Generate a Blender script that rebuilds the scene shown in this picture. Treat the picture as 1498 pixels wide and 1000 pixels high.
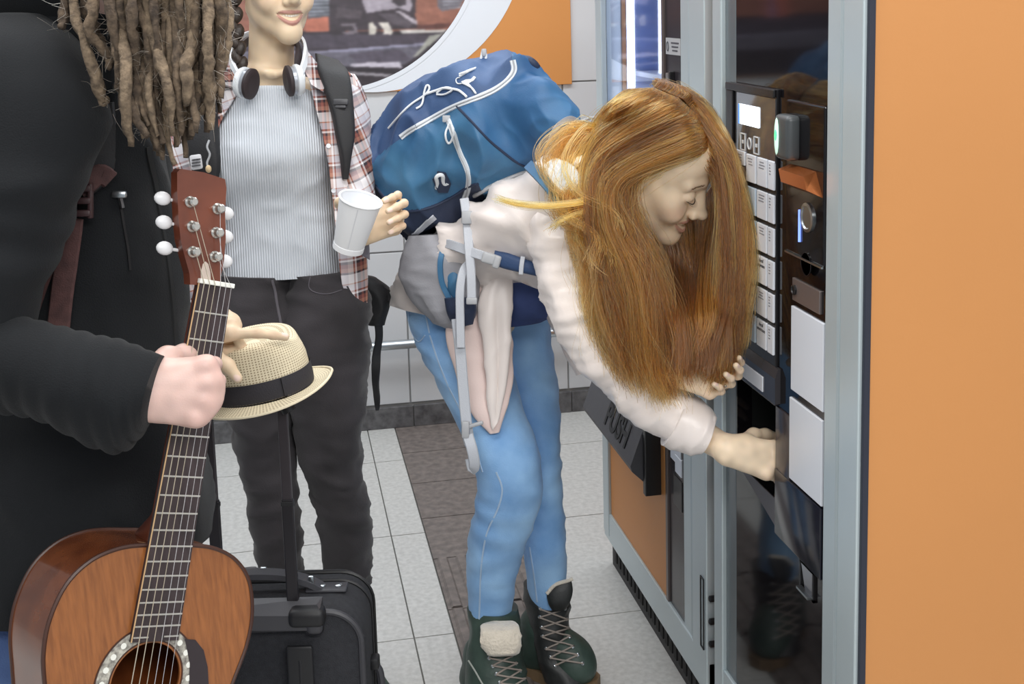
import bpy, bmesh, math, random
import numpy as np
from mathutils import Vector, Matrix
from mathutils.bvhtree import BVHTree
scene = bpy.context.scene
for _o in list(bpy.data.objects):
    bpy.data.objects.remove(_o)
COL = scene.collection
rng = np.random.default_rng(7)
random.seed(7)

# ------------------------------------------------------------------ camera
F, CX, CY, EYE = 1800.0, 749.0, 263.5, 1.55
_yaw, _pit, _rol = math.radians(10.7), math.radians(8.35), math.radians(-1.56)
FWD = np.array([math.sin(_yaw)*math.cos(_pit), math.cos(_yaw)*math.cos(_pit), -math.sin(_pit)])
_r0 = np.array([math.cos(_yaw), -math.sin(_yaw), 0.0]); _u0 = np.cross(_r0, FWD)
RGT = math.cos(_rol)*_r0 + math.sin(_rol)*_u0
UPV = -math.sin(_rol)*_r0 + math.cos(_rol)*_u0
CAM = np.array([0, 0, EYE])
cam = bpy.data.cameras.new('camera'); cam_o = bpy.data.objects.new('camera', cam); COL.objects.link(cam_o)
cam.sensor_width = 36.0; cam.lens = F/1498.0*36.0
cam.shift_x = 0.0; cam.shift_y = -(500-CY)/1498.0
cam.clip_start = 0.05
_m = Matrix.Identity(4)
for _i in range(3):
    _m[_i][0], _m[_i][1], _m[_i][2], _m[_i][3] = RGT[_i], UPV[_i], -FWD[_i], CAM[_i]
cam_o.matrix_world = _m
scene.camera = cam_o

# ------------------------------------------------------------------ world, lamps, exposure
w = bpy.data.worlds.new('world'); scene.world = w; w.use_nodes = True
w.node_tree.nodes['Background'].inputs['Color'].default_value = (0.86, 0.93, 1.0, 1)
w.node_tree.nodes['Background'].inputs['Strength'].default_value = 0.55
def area(name, loc, size, energy, color=(1, 1, 1), rot=(0, 0, 0)):
    l = bpy.data.lights.new(name, 'AREA'); l.shape = 'RECTANGLE'; l.size, l.size_y = size
    l.energy = energy; l.color = color
    o = bpy.data.objects.new(name, l); COL.objects.link(o); o.location = loc; o.rotation_euler = rot
    return o
area('ceiling_and_fill_light', (-0.1, 3.3, 2.75), (3.2, 0.5), 52, (0.95, 0.98, 1.0))
area('ceiling_and_fill_light', (0.1, 1.5, 2.75), (2.6, 0.5), 40, (1.0, 0.98, 0.95))
area('ceiling_and_fill_light', (0.4, -0.9, 2.7), (2.6, 0.6), 74, (1.0, 0.98, 0.95), (math.radians(28), 0, 0))  # added front fill behind the camera, tilted towards the figures
vs = scene.view_settings
scene.display_settings.display_device = 'sRGB'
vs.view_transform = 'Standard'; vs.look = 'None'; vs.gamma = 1.0; vs.exposure = -0.08
vs.use_curve_mapping = False

# ------------------------------------------------------------------ helpers
def ray(x, y): return RGT*((x-CX)/F) - UPV*((y-CY)/F) + FWD
def P(x, y, d): return CAM + ray(x, y)*d
def on_axis(x, y, axis, v):
    q = ray(x, y); return CAM + q*((v-CAM[axis])/q[axis])
def CV(x, y, z):            # a direction: x right, y up, z towards the viewer's side of the room
    return RGT*x + UPV*y - FWD*z
def nrm(v):
    v = np.asarray(v, float); return v/(np.linalg.norm(v)+1e-12)
def lin(c):
    c = np.asarray(c, float)/255.0
    return np.where(c <= 0.04045, c/12.92, ((c+0.055)/1.055)**2.4)

MATS = {}
def mat(name, rgb, rough=0.5, metal=0.0, var=0.0, scale=20.0, bump=0.0, bscale=None, spec=0.5, emit=0.0, coat=0.0, trans=0.0, sheen=0.0, stretch=None, rgb2=None, sss=0.0, alpha=1.0):
    if name in MATS: return MATS[name]
    m = bpy.data.materials.new(name); m.use_nodes = True; MATS[name] = m
    nt = m.node_tree; b = nt.nodes['Principled BSDF']
    c = tuple(lin(rgb)) + (1,)
    b.inputs['Base Color'].default_value = c
    b.inputs['Roughness'].default_value = rough; b.inputs['Metallic'].default_value = metal
    b.inputs['Specular IOR Level'].default_value = spec
    if coat: b.inputs['Coat Weight'].default_value = coat; b.inputs['Coat Roughness'].default_value = 0.08
    if trans: b.inputs['Transmission Weight'].default_value = trans
    if sheen: b.inputs['Sheen Weight'].default_value = sheen; b.inputs['Sheen Roughness'].default_value = 0.5
    if sss:
        b.inputs['Subsurface Weight'].default_value = sss; b.inputs['Subsurface Radius'].default_value = (0.006, 0.003, 0.0015); b.inputs['Subsurface Scale'].default_value = 1.0
    if emit:
        b.inputs['Emission Color'].default_value = c; b.inputs['Emission Strength'].default_value = emit
    if alpha < 1: b.inputs['Alpha'].default_value = alpha
    if var or bump or rgb2 is not None:
        tc = nt.nodes.new('ShaderNodeTexCoord'); mp = nt.nodes.new('ShaderNodeMapping')
        nt.links.new(tc.outputs['Object'], mp.inputs['Vector'])
        if stretch: mp.inputs['Scale'].default_value = stretch
        n = nt.nodes.new('ShaderNodeTexNoise'); n.inputs['Scale'].default_value = scale; n.inputs['Detail'].default_value = 5
        nt.links.new(mp.outputs[0], n.inputs['Vector'])
        if var or rgb2 is not None:
            r = nt.nodes.new('ShaderNodeValToRGB')
            a = lin(rgb)
            if rgb2 is None:
                lo, hi = a*(1-var), np.minimum(a*(1+var), 1)
            else: lo, hi = lin(rgb2), a
            r.color_ramp.elements[0].position = 0.32; r.color_ramp.elements[1].position = 0.68
            r.color_ramp.elements[0].color = tuple(lo)+(1,); r.color_ramp.elements[1].color = tuple(hi)+(1,)
            nt.links.new(n.outputs['Fac'], r.inputs['Fac']); nt.links.new(r.outputs['Color'], b.inputs['Base Color'])
        if bump:
            n2 = nt.nodes.new('ShaderNodeTexNoise'); n2.inputs['Scale'].default_value = bscale or scale; n2.inputs['Detail'].default_value = 3
            nt.links.new(mp.outputs[0], n2.inputs['Vector'])
            bp = nt.nodes.new('ShaderNodeBump'); bp.inputs['Strength'].default_value = bump; bp.inputs['Distance'].default_value = 0.004
            nt.links.new(n2.outputs['Fac'], bp.inputs['Height']); nt.links.new(bp.outputs[0], b.inputs['Normal'])
    return m

def mesh(name, verts, faces, material, parent=None, smooth=True, kind=None):
    me = bpy.data.meshes.new(name)
    me.from_pydata([tuple(map(float, v)) for v in verts], [], [tuple(map(int, f)) for f in faces])
    if smooth: me.polygons.foreach_set('use_smooth', [True]*len(me.polygons))
    if material: me.materials.append(material)
    me.update()
    o = bpy.data.objects.new(name, me); COL.objects.link(o)
    if parent is not None: o.parent = parent; o.matrix_parent_inverse = wm(parent).inverted()
    if kind: o['kind'] = kind
    return o
def wm(o):
    m = Matrix.LocRotScale(o.location, o.rotation_euler, o.scale)
    return wm(o.parent) @ o.matrix_parent_inverse @ m if o.parent else m
def tag(o, label=None, cat=None, group=None, kind=None):
    if label: o['label'] = label
    if cat: o['category'] = cat
    if group: o['group'] = group
    if kind: o['kind'] = kind
    return o
def empty(name, loc, label=None, cat=None, group=None, rz=0):
    o = bpy.data.objects.new(name, None); COL.objects.link(o); o.location = tuple(loc); o.rotation_euler = (0, 0, rz)
    o.empty_display_size = 0.05
    return tag(o, label, cat, group)

class MB:
    """collects verts/faces for one mesh object"""
    def __init__(s): s.v, s.f = [], []
    def add(s, v, f):
        n = len(s.v); s.v += [np.asarray(p, float) for p in v]; s.f += [tuple(i+n for i in q) for q in f]; return s
    def box(s, c, size, bev=0.0, axes=None, segs=2):
        bm = bmesh.new(); bmesh.ops.create_cube(bm, size=1)
        for v in bm.verts: v.co = Vector((v.co.x*size[0], v.co.y*size[1], v.co.z*size[2]))
        if bev: bmesh.ops.bevel(bm, geom=list(bm.edges), offset=bev, segments=segs, profile=0.5, affect='EDGES')
        bm.verts.index_update()
        A = np.eye(3) if axes is None else np.array(axes, float)
        v = [np.asarray(c, float)+p.co.x*A[0]+p.co.y*A[1]+p.co.z*A[2] for p in bm.verts]
        f = [[q.index for q in g.verts] for g in bm.faces]; bm.free()
        return s.add(v, f)
    def box2(s, a, b, bev=0.0):
        a, b = np.minimum(a, b), np.maximum(a, b); return s.box((a+b)/2, b-a, bev)
    def prism(s, pts, n, t):
        """polygon pts (3D, planar) extruded by vector n*t"""
        pts = [np.asarray(p, float) for p in pts]; k = len(pts); n = nrm(n)
        v = pts+[p+n*t for p in pts]
        f = [tuple(range(k))[::-1], tuple(range(k, 2*k))]+[(i, (i+1) % k, k+(i+1) % k, k+i) for i in range(k)]
        return s.add(v, f)
    def tube(s, pts, r, k=8, caps=True, flat=None):
        """round (or flattened: flat=(normal, factor)) tube along a polyline"""
        pts = np.asarray(pts, float); n = len(pts); r = np.broadcast_to(np.asarray(r, float), (n,))
        T = np.gradient(pts, axis=0); T /= (np.linalg.norm(T, axis=1, keepdims=True)+1e-12)
        ref = np.array([0, 0, 1.0]) if abs(T[0][2]) < 0.9 else np.array([1.0, 0, 0])
        u = nrm(np.cross(T[0], ref)); V, Fc = [], []
        for i in range(n):
            u = nrm(u-T[i]*(u@T[i])); w_ = np.cross(T[i], u)
            for j in range(k):
                a = 2*math.pi*j/k; V.append(pts[i]+r[i]*(math.cos(a)*u+math.sin(a)*w_))
        for i in range(n-1):
            for j in range(k):
                Fc.append((i*k+j, i*k+(j+1) % k, (i+1)*k+(j+1) % k, (i+1)*k+j))
        if caps: Fc += [tuple(range(k))[::-1], tuple((n-1)*k+j for j in range(k))]
        return s.add(V, Fc)
    def ribbon(s, pts, nor, wd, th):
        """strap: rectangular section of width wd across and thickness th along nor"""
        pts = np.asarray(pts, float); n = len(pts); nor = np.broadcast_to(np.asarray(nor, float), (n, 3)); wd = np.broadcast_to(np.asarray(wd, float), (n,))
        T = np.gradient(pts, axis=0); V, Fc = [], []
        for i in range(n):
            t = nrm(T[i]); N = nrm(nor[i]-t*(nor[i]@t)); S = np.cross(t, N)
            for a, b in ((-.5, -.35), (-.42, .5), (.42, .5), (.5, -.35), (.42, -.5), (-.42, -.5)): V.append(pts[i]+S*a*wd[i]+N*b*th)
        k = 6
        for i in range(n-1):
            for j in range(k): Fc.append((i*k+j, i*k+(j+1) % k, (i+1)*k+(j+1) % k, (i+1)*k+j))
        Fc += [tuple(range(k))[::-1], tuple((n-1)*k+j for j in range(k))]
        return s.add(V, Fc)
    def lathe(s, c, axis, prof, k=24, ref=None, sx=1.0):
        """prof: list of (radius, height along axis)"""
        ax = nrm(axis); r = np.array([1, 0, 0.0]) if abs(ax[0]) < .9 else np.array([0, 1.0, 0])
        if ref is not None: r = np.asarray(ref, float)
        u = nrm(r-ax*(r@ax)); w_ = np.cross(ax, u); c = np.asarray(c, float); V, Fc = [], []
        for (rr, h) in prof:
            for j in range(k):
                a = 2*math.pi*j/k; V.append(c+ax*h+rr*(math.cos(a)*u*sx+math.sin(a)*w_))
        for i in range(len(prof)-1):
            for j in range(k): Fc.append((i*k+j, i*k+(j+1) % k, (i+1)*k+(j+1) % k, (i+1)*k+j))
        if prof[0][0] > 1e-6: Fc.append(tuple(range(k))[::-1])
        if prof[-1][0] > 1e-6: Fc.append(tuple((len(prof)-1)*k+j for j in range(k)))
        return s.add(V, Fc)
    def ball(s, c, r, axes=None, n=12):
        r = np.broadcast_to(np.asarray(r, float), (3,)); A = np.eye(3) if axes is None else np.array(axes, float); V, Fc = [], []
        m_ = n//2
        for i in range(m_+1):
            th = math.pi*i/m_
            for j in range(n):
                a = 2*math.pi*j/n; q = (math.sin(th)*math.cos(a)*r[0], math.sin(th)*math.sin(a)*r[1], math.cos(th)*r[2])
                V.append(np.asarray(c, float)+q[0]*A[0]+q[1]*A[1]+q[2]*A[2])
        for i in range(m_):
            for j in range(n): Fc.append((i*n+j, (i+1)*n+j, (i+1)*n+(j+1) % n, i*n+(j+1) % n))
        return s.add(V, Fc)
    def build(s, name, material, parent=None, smooth=True, kind=None, auto=None):
        o = mesh(name, s.v, s.f, material, parent, smooth, kind)
        bm = bmesh.new(); bm.from_mesh(o.data); bmesh.ops.recalc_face_normals(bm, faces=bm.faces); bm.to_mesh(o.data); bm.free()
        if auto is not None or smooth: o.data.set_sharp_from_angle(angle=math.radians(auto if auto is not None else 40))
        return o

def crom(pts, n):
    """Catmull-Rom resampling of a list of vectors to n points"""
    p = np.asarray(pts, float)
    if len(p) == 2: return np.array([p[0]+(p[1]-p[0])*t for t in np.linspace(0, 1, n)])
    q = np.vstack([2*p[0]-p[1], p, 2*p[-1]-p[-2]]); out = []
    for t in np.linspace(0, len(p)-1-1e-9, n):
        i = int(t); u = t-i; a, b, c, d = q[i], q[i+1], q[i+2], q[i+3]
        out.append(0.5*((2*b)+(-a+c)*u+(2*a-5*b+4*c-d)*u*u+(-a+3*b-3*c+d)*u**3))
    return np.array(out)

def rnoise(seed, freq, k=24, aniso=(1, 1, 1)):
    """smooth random field made of k sine waves, roughly in -1..1"""
    g = np.random.default_rng(seed); D = g.normal(size=(k, 3)); D /= np.linalg.norm(D, axis=1, keepdims=True)
    fr = freq*g.uniform(.5, 1.5, k); ph = g.uniform(0, 6.28, k); W = D*fr[:, None]*np.asarray(aniso)*6.283
    return lambda p: np.sin(np.asarray(p) @ W.T+ph).sum(1)/math.sqrt(k)*1.1

def loft2(rows, n=40, k=32, power=2.0, fold=None, cap=True, smooth_rows=True):
    """rows: (xA,yA,xB,yB,dA,dB,thick): the two edges of a body as photo points at their distances; thick is its half depth.
    Returns verts, faces; sections are superellipses."""
    R = np.asarray(rows, float); R = crom(R, n) if smooth_rows else R; V, Fc = [], []
    n = len(R)
    for r in R:
        A, B = P(r[0], r[1], r[4]), P(r[2], r[3], r[5]); c = (A+B)/2; a = (B-A)/2
        b = FWD-nrm(a)*(FWD@nrm(a)); b = nrm(b)*r[6]
        for j in range(k):
            t = 2*math.pi*j/k; cs, sn = math.cos(t), math.sin(t); e = 2.0/power
            V.append(c+a*math.copysign(abs(cs)**e, cs)+b*math.copysign(abs(sn)**e, sn))
    for i in range(n-1):
        for j in range(k): Fc.append((i*k+j, i*k+(j+1) % k, (i+1)*k+(j+1) % k, (i+1)*k+j))
    V = np.array(V)
    if fold is not None:
        G = V.reshape(n, k, 3); C = G.mean(1, keepdims=True); N = G-C; N /= (np.linalg.norm(N, axis=2, keepdims=True)+1e-9)
        uu = np.repeat(np.linspace(0, 1, n), k); vv = np.tile(np.arange(k)/k, n)
        V = V+N.reshape(-1, 3)*fold(V, uu, vv)[:, None]
    V = list(V)
    if cap:
        c0 = sum(V[:k])/k; c1 = sum(V[(n-1)*k:(n-1)*k+k])/k; V += [c0, c1]; i0, i1 = len(V)-2, len(V)-1
        for j in range(k):
            Fc.append((j, i0, (j+1) % k)); Fc.append(((n-1)*k+j, (n-1)*k+(j+1) % k, i1))
    return V, Fc
def loft_obj(name, rows, material, parent=None, **kw):
    v, f = loft2(rows, **kw); m = MB(); m.add(v, f); return m.build(name, material, parent, auto=70)
def folds(seed, amp, freq, aniso=(1, 1, 1), sharp=True):
    f = rnoise(seed, freq, 20, aniso)
    def g(V, u, v):
        x = np.clip(f(V), -1.6, 1.6)
        if sharp: return amp*(1-2*np.abs(x)/1.2)*np.exp(-x*x*.5)
        return amp*x
    return g
def addf(*fs): return lambda V, u, v: sum(f(V, u, v) for f in fs)
def rings(seed, amp, count, u0=0., u1=1., slant=0.6):
    g = np.random.default_rng(seed); ph = g.uniform(0, 6.28, 3); nf = rnoise(seed+5, 5.0)
    def h(V, u, v):
        x = 6.283*(count*u+slant*np.sin(2*math.pi*v+ph[0])*.3)+nf(V)*1.6
        win = np.clip((u-u0)/.08, 0, 1)*np.clip((u1-u)/.08, 0, 1)
        return amp*win*(np.abs(np.sin(x*.5+ph[1]))**1.5-.5)*(0.6+.4*np.sin(2*math.pi*v*1+ph[2]))
    return h

def bvh_of(*objs):
    V, Fc = [], []
    for o in objs:
        M = wm(o); n = len(V); V += [M @ v.co for v in o.data.vertices]; Fc += [tuple(i+n for i in p.vertices) for p in o.data.polygons]
    return BVHTree.FromPolygons(V, Fc)
def on_surf(bv, pts, n=24, off=0.0015):
    """lay a line of photo points onto a surface: returns points and normals"""
    out, nor = [], []
    last = None
    for x, y in crom(pts, n):
        h = bv.ray_cast(Vector(CAM), Vector(nrm(ray(x, y))))
        if h[0] is None:
            if last is None: continue
            p = P(x, y, last); N = -FWD
        else:
            p = np.array(h[0]); N = np.array(h[1]); N = N if N@FWD < 0 else -N; last = (p-CAM)@FWD
        out.append(p+N*off); nor.append(N)
    out, nor = np.array(out), np.array(nor)
    if len(out) > 4:
        for _ in range(2): out[1:-1] = (out[:-2]+2*out[1:-1]+out[2:])/4
    return out, nor

# ------------------------------------------------------------------ implicit bodies
def cap(a, b, ra, rb=None, k=0.01, op='u', flat=None): return ('cap', np.asarray(a, float), np.asarray(b, float), ra, ra if rb is None else rb, k, op, flat)
def sph(c, r, k=0.01, op='u'): return cap(c, np.asarray(c, float)+1e-6, r, r, k, op)
def ell(c, A, r, k=0.01, op='u'): return ('ell', np.asarray(c, float), np.asarray(A, float), np.asarray(r, float), k, op)
def sdf_mesh(prims, vox):
    lo, hi = [], []
    for p in prims:
        if p[-1] == 's' or (p[0] == 'cap' and p[6] == 's'): continue
        if p[0] == 'cap': r = max(p[3], p[4]); lo.append(np.minimum(p[1], p[2])-r); hi.append(np.maximum(p[1], p[2])+r)
        else: r = max(p[3]); lo.append(p[1]-r); hi.append(p[1]+r)
    lo = np.min(lo, 0)-4*vox; hi = np.max(hi, 0)+4*vox; N = np.ceil((hi-lo)/vox).astype(int)+1
    D = np.full(N, 0.2, np.float32); ax = [lo[i]+vox*np.arange(N[i]) for i in range(3)]
    for p in prims:
        k = p[5] if p[0] == 'cap' else p[4]; op = p[6] if p[0] == 'cap' else p[5]
        if p[0] == 'cap': r = max(p[3], p[4]); a = np.minimum(p[1], p[2])-r; b = np.maximum(p[1], p[2])+r
        else: r = max(p[3]); a = p[1]-r; b = p[1]+r
        mg = k+4*vox; i0 = np.clip(np.floor((a-mg-lo)/vox).astype(int), 0, N-1); i1 = np.clip(np.ceil((b+mg-lo)/vox).astype(int)+1, 1, N)
        if np.any(i1 <= i0): continue
        X = ax[0][i0[0]:i1[0], None, None]; Y = ax[1][None, i0[1]:i1[1], None]; Z = ax[2][None, None, i0[2]:i1[2]]
        if p[0] == 'cap':
            A, B = p[1], p[2]; d = B-A; dd = d@d
            qx, qy, qz = X-A[0], Y-A[1], Z-A[2]
            t = np.clip((qx*d[0]+qy*d[1]+qz*d[2])/max(dd, 1e-12), 0, 1)
            qx, qy, qz = qx-t*d[0], qy-t*d[1], qz-t*d[2]
            if p[7] is not None:
                nn, s = p[7]; nn = nrm(nn); m_ = (qx*nn[0]+qy*nn[1]+qz*nn[2])*(1/s-1); qx, qy, qz = qx+nn[0]*m_, qy+nn[1]*m_, qz+nn[2]*m_
                dist = (np.sqrt(qx*qx+qy*qy+qz*qz)-(p[3]+(p[4]-p[3])*t))*(0.5+0.5*s)
            else: dist = np.sqrt(qx*qx+qy*qy+qz*qz)-(p[3]+(p[4]-p[3])*t)
        else:
            A = p[2]; rr = p[3]; qx, qy, qz = X-p[1][0], Y-p[1][1], Z-p[1][2]
            l = [(qx*A[i][0]+qy*A[i][1]+qz*A[i][2])/rr[i] for i in range(3)]
            k0 = np.sqrt(l[0]**2+l[1]**2+l[2]**2)+1e-9; k1 = np.sqrt((l[0]/rr[0])**2+(l[1]/rr[1])**2+(l[2]/rr[2])**2)+1e-9
            dist = k0*(k0-1)/k1
        sl = (slice(i0[0], i1[0]), slice(i0[1], i1[1]), slice(i0[2], i1[2])); S = D[sl]
        if op == 'u':
            h = np.maximum(k-np.abs(S-dist), 0)/k; D[sl] = np.minimum(S, dist)-h*h*k*.25
        else:
            h = np.maximum(k-np.abs(-dist-S), 0)/k; D[sl] = np.maximum(S, -dist)+h*h*k*.25
    return surface_nets(D, lo, vox)
def surface_nets(D, lo, vox):
    s = D < 0; n = np.array(D.shape)-1
    cnt = np.zeros(n, np.int8)
    for dx in (0, 1):
        for dy in (0, 1):
            for dz in (0, 1): cnt += s[dx:dx+n[0], dy:dy+n[1], dz:dz+n[2]]
    act = np.argwhere((cnt > 0) & (cnt < 8)); idx = np.full(n, -1, np.int64); idx[tuple(act.T)] = np.arange(len(act))
    acc = np.zeros((len(act), 3)); num = np.zeros(len(act))
    co = [np.array(c) for c in np.ndindex(2, 2, 2)]
    val = {tuple(c): D[tuple((act+c).T)] for c in co}
    for c in co:
        for a in range(3):
            if c[a] == 0:
                e = c.copy(); e[a] = 1; v0, v1 = val[tuple(c)], val[tuple(e)]; m = (v0 < 0) != (v1 < 0)
                t = np.where(m, v0/(v0-v1+1e-20), 0); pt = np.repeat(c[None].astype(float), len(act), 0); pt[:, a] += t
                acc[m] += pt[m]; num[m] += 1
    V = lo+vox*(act+acc/num[:, None]); Q = []
    for a in range(3):
        b, c = (a+1) % 3, (a+2) % 3
        sl0 = [slice(1, None)]*3; sl1 = [slice(1, None)]*3
        sl0[a] = slice(0, -1); sl1[a] = slice(1, None)
        s0, s1 = s[tuple(sl0)], s[tuple(sl1)]
        off = np.array([1, 1, 1]); off[a] = 0
        for flag in (True, False):
            e = np.argwhere((s0 == flag) & (s1 != flag))+off
            ok = (e[:, b] < n[b]) & (e[:, c] < n[c]); e = e[ok]
            if not len(e): continue
            eb, ec = np.zeros(3, int), np.zeros(3, int); eb[b] = 1; ec[c] = 1
            q = np.stack([idx[tuple((e-eb-ec).T)], idx[tuple((e-ec).T)], idx[tuple(e.T)], idx[tuple((e-eb).T)]], 1)
            Q.append(q if flag else q[:, ::-1])
    return V, np.concatenate(Q)
def relax(V, Q, it=1, lam=.5):
    for _ in range(it):
        acc = np.zeros_like(V); num = np.zeros(len(V))
        for i in range(4):
            j = (i+1) % 4; np.add.at(acc, Q[:, i], V[Q[:, j]]); np.add.at(num, Q[:, i], 1)
            np.add.at(acc, Q[:, j], V[Q[:, i]]); np.add.at(num, Q[:, j], 1)
        V = V+lam*(acc/np.maximum(num, 1)[:, None]-V)
    return V
def np_mesh(name, V, Q, material, parent=None, color=None, kind=None):
    me = bpy.data.meshes.new(name); V = np.asarray(V, np.float32); Q = np.asarray(Q, np.int32); k = Q.shape[1]
    me.vertices.add(len(V)); me.vertices.foreach_set('co', V.ravel()); me.loops.add(Q.size); me.loops.foreach_set('vertex_index', Q.ravel())
    me.polygons.add(len(Q)); me.polygons.foreach_set('loop_start', np.arange(0, Q.size, k)); me.polygons.foreach_set('loop_total', np.full(len(Q), k))
    me.polygons.foreach_set('use_smooth', np.ones(len(Q), bool)); me.update(calc_edges=True); me.validate()
    me.materials.append(material)
    if color is not None:
        at = me.color_attributes.new('tint', 'FLOAT_COLOR', 'POINT'); c = np.ones((len(V), 4), np.float32); c[:, :3] = color; at.data.foreach_set('color', c.ravel())
    o = bpy.data.objects.new(name, me); COL.objects.link(o)
    if parent is not None: o.parent = parent; o.matrix_parent_inverse = wm(parent).inverted()
    if kind: o['kind'] = kind
    return o
# ------------------------------------------------------------------ the setting
M_tile = mat('wall_tile', (204, 206, 209), .35, var=.035, scale=3, bump=.05, bscale=6)
M_grout = mat('grout', (165, 166, 166), .9)
M_floor = mat('terrazzo', (206, 206, 203), .42, rgb2=(186, 186, 183), scale=70, bump=.05, bscale=90)
M_joint = mat('floor_joint', (120, 119, 116), .9)
M_strip = mat('dark_stone', (128, 119, 114), .55, rgb2=(98, 91, 88), scale=40, bump=.1)
M_base = mat('baseboard_stone', (105, 104, 106), .5, rgb2=(72, 71, 73), scale=40)
M_steel = mat('brushed_steel', (190, 196, 200), .3, 1.0)
WY = 4.38
floor = MB().box2((-3.2, -1.6, -.06), (3.4, WY+.1, -.006)).build('floor', M_joint, smooth=False, kind='structure')
g = .004
def slab(x0, x1, y0, y1): return MB().box2((x0+g/2, y0+g/2, -.006), (x1-g/2, y1-g/2, 0))
xb = [-3.14, -2.54, -1.94, -1.34, -.74-.2, -.34, .26, .36, None, .62, 1.22, 1.82, 2.42, 3.02]
yb = [WY]+[4.04-.6*i for i in range(10)]
for i in range(len(xb)-1):
    if xb[i] is None or xb[i+1] is None: continue
    for j in range(len(yb)-1):
        slab(xb[i], xb[i+1], yb[j+1], yb[j]).build('floor_tile', M_floor, floor, smooth=False)
y = WY
while y > -.3:                                   # the dark guide strip: plain near the wall, ribbed towards the viewer
    y1 = y-.28 if y > 3.3 else y-.3
    b = slab(.36, .62, y1, y)
    if y <= 3.3:
        for k in range(5):
            xc = .36+.026+.052*k
            b.prism([(xc-.017, y1+.006, -.001), (xc+.017, y1+.006, -.001), (xc+.010, y1+.006, .006), (xc-.010, y1+.006, .006)], (0, 1, 0), y-y1-.012)
    b.build('guide_tile' if y <= 3.3 else 'strip_tile', M_strip, floor, smooth=False)
    y = y1
wall = MB().box2((-3.2, WY+.008, 0), (3.4, WY+.2, 2.9)).build('wall_back', M_grout, smooth=False, kind='structure')
zb = [.085, .657, 1.247, 1.85, 2.45, 2.9]
for i in range(-6, 5):
    for j in range(len(zb)-1):
        x0, x1 = .424+.6*i, .424+.6*(i+1)
        MB().box2((x0+.003, WY, zb[j]+.003), (x1-.003, WY+.02, zb[j+1]-.003), .0015).build('wall_tile', M_tile, wall, smooth=False)
bb = MB().box2((-3.2, WY-.008, 0), (3.4, WY+.01, .078)).build('baseboard_back', M_joint, smooth=False, kind='structure')
for i in range(-10, 9):
    MB().box2((.432+.3*i+.0015, WY-.016, .0), (.432+.3*(i+1)-.0015, WY-.002, .08), .002).build('baseboard_tile', M_base, bb, smooth=False)
# wall behind the machines
MB().box2((1.72, -.3, 0), (1.85, WY, 2.9)).build('wall_right', M_tile, smooth=False, kind='structure')
# opposite wall (only the black glass shows it)
MB().box2((-3.25, -1.6, 0), (-3.15, WY, 2.9)).build('wall_left', mat('far_wall', (150, 150, 152), .7), smooth=False, kind='structure')
# rail
rail = empty('wall_rail', (.0, WY-.05, .326), 'polished steel tube rail running low along the tiled wall', 'rail')
MB().tube([(-2.6, WY-.055, .326), (.2, WY-.055, .326), (1.5, WY-.055, .326)], .017, 14).build('tube', M_steel, rail)
for x in (-2.0, -.9, .2, 1.25):
    MB().tube([(x, WY+.002, .30), (x, WY-.03, .30), (x, WY-.05, .318)], .007, 8).lathe((x, WY, .30), (0, -1, 0), [(.022, 0), (.022, .004), (.018, .006)], 14).build('bracket', M_steel, rail)

# ------------------------------------------------------------------ poster with the round street photo
M_orange = mat('sign_orange', (206, 140, 76), .6)
M_white = mat('sign_white', (222, 227, 234), .5)
post = empty('wall_poster', (-.3, WY-.01, 1.24), 'large orange wall poster with white arc around a street photograph', 'poster')
MB().box2((-1.9, WY-.012, 1.239), (1.058, WY+.002, 2.55), .002).build('backing', M_orange, post, smooth=False)
def disc(cx, cz, r, y, t, n=96):
    return MB().prism([(cx+r*math.cos(-a), y, cz+r*math.sin(-a)) for a in np.linspace(0, 2*math.pi, n, False)], (0, 1, 0), t)
disc(.344, 1.795, .5565, WY-.0135, .002).build('white_disc', M_white, post, smooth=False)
# the printed photograph: a flat picture, painted onto a fine grid of faces
pc = (.184, 1.797, .550)
nx, nz = 520, 300
gx = np.linspace(-1.2, pc[0]+pc[2], nx+1); gz = np.linspace(1.2435, 2.2, nz+1)
xc_, zc_ = np.meshgrid((gx[1:]+gx[:-1])/2, (gz[1:]+gz[:-1])/2, indexing='ij')
# photo pixel of every face
q = np.stack([xc_, np.full_like(xc_, WY), zc_], -1)-CAM; dd = q @ FWD
ux, uy = CX+F*(q @ RGT)/dd, CY-F*(q @ UPV)/dd
img = np.zeros(ux.shape+(3,)); img[:] = (58, 52, 58)
def poly(pts, c):
    pts = np.asarray(pts, float); ins = np.zeros(ux.shape, bool)
    for (x1, y1), (x2, y2) in zip(pts, np.roll(pts, -1, 0)):
        cnd = ((y1 > uy) != (y2 > uy)) & (ux < (x2-x1)*(uy-y1)/(y2-y1+1e-9)+x1); ins ^= cnd
    img[ins] = c
def pc_(pts): return [(440+x/5.762, y/5.762) for x, y in pts]     # photo crop -> photo
poly([(-600, -600), (800, -600), (800, 44), (-600, 52)], (140, 94, 80))
poly([(-600, -600), (800, -600), (800, -190), (-600, -190)], (158, 164, 176))
for a in (-150, -80): poly([(-600, a), (800, a), (800, a+9), (-600, a+9)], (90, 84, 90))
for x0 in range(-400, 780, 62): poly([(x0, -180), (x0+34, -180), (x0+34, -110), (x0, -110)], (70, 72, 82))
poly([(300, 0), (336, 0), (338, 62), (300, 66)], (186, 104, 84)); poly([(322, -10), (330, -10), (331, 60), (322, 62)], (112, 112, 160))
poly(pc_([(230, -60), (520, -60), (980, -60), (990, 240), (560, 250), (230, 270)]), (62, 55, 61))
poly(pc_([(60, -60), (240, -60), (240, 140), (60, 160)]), (84, 86, 94))
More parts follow.
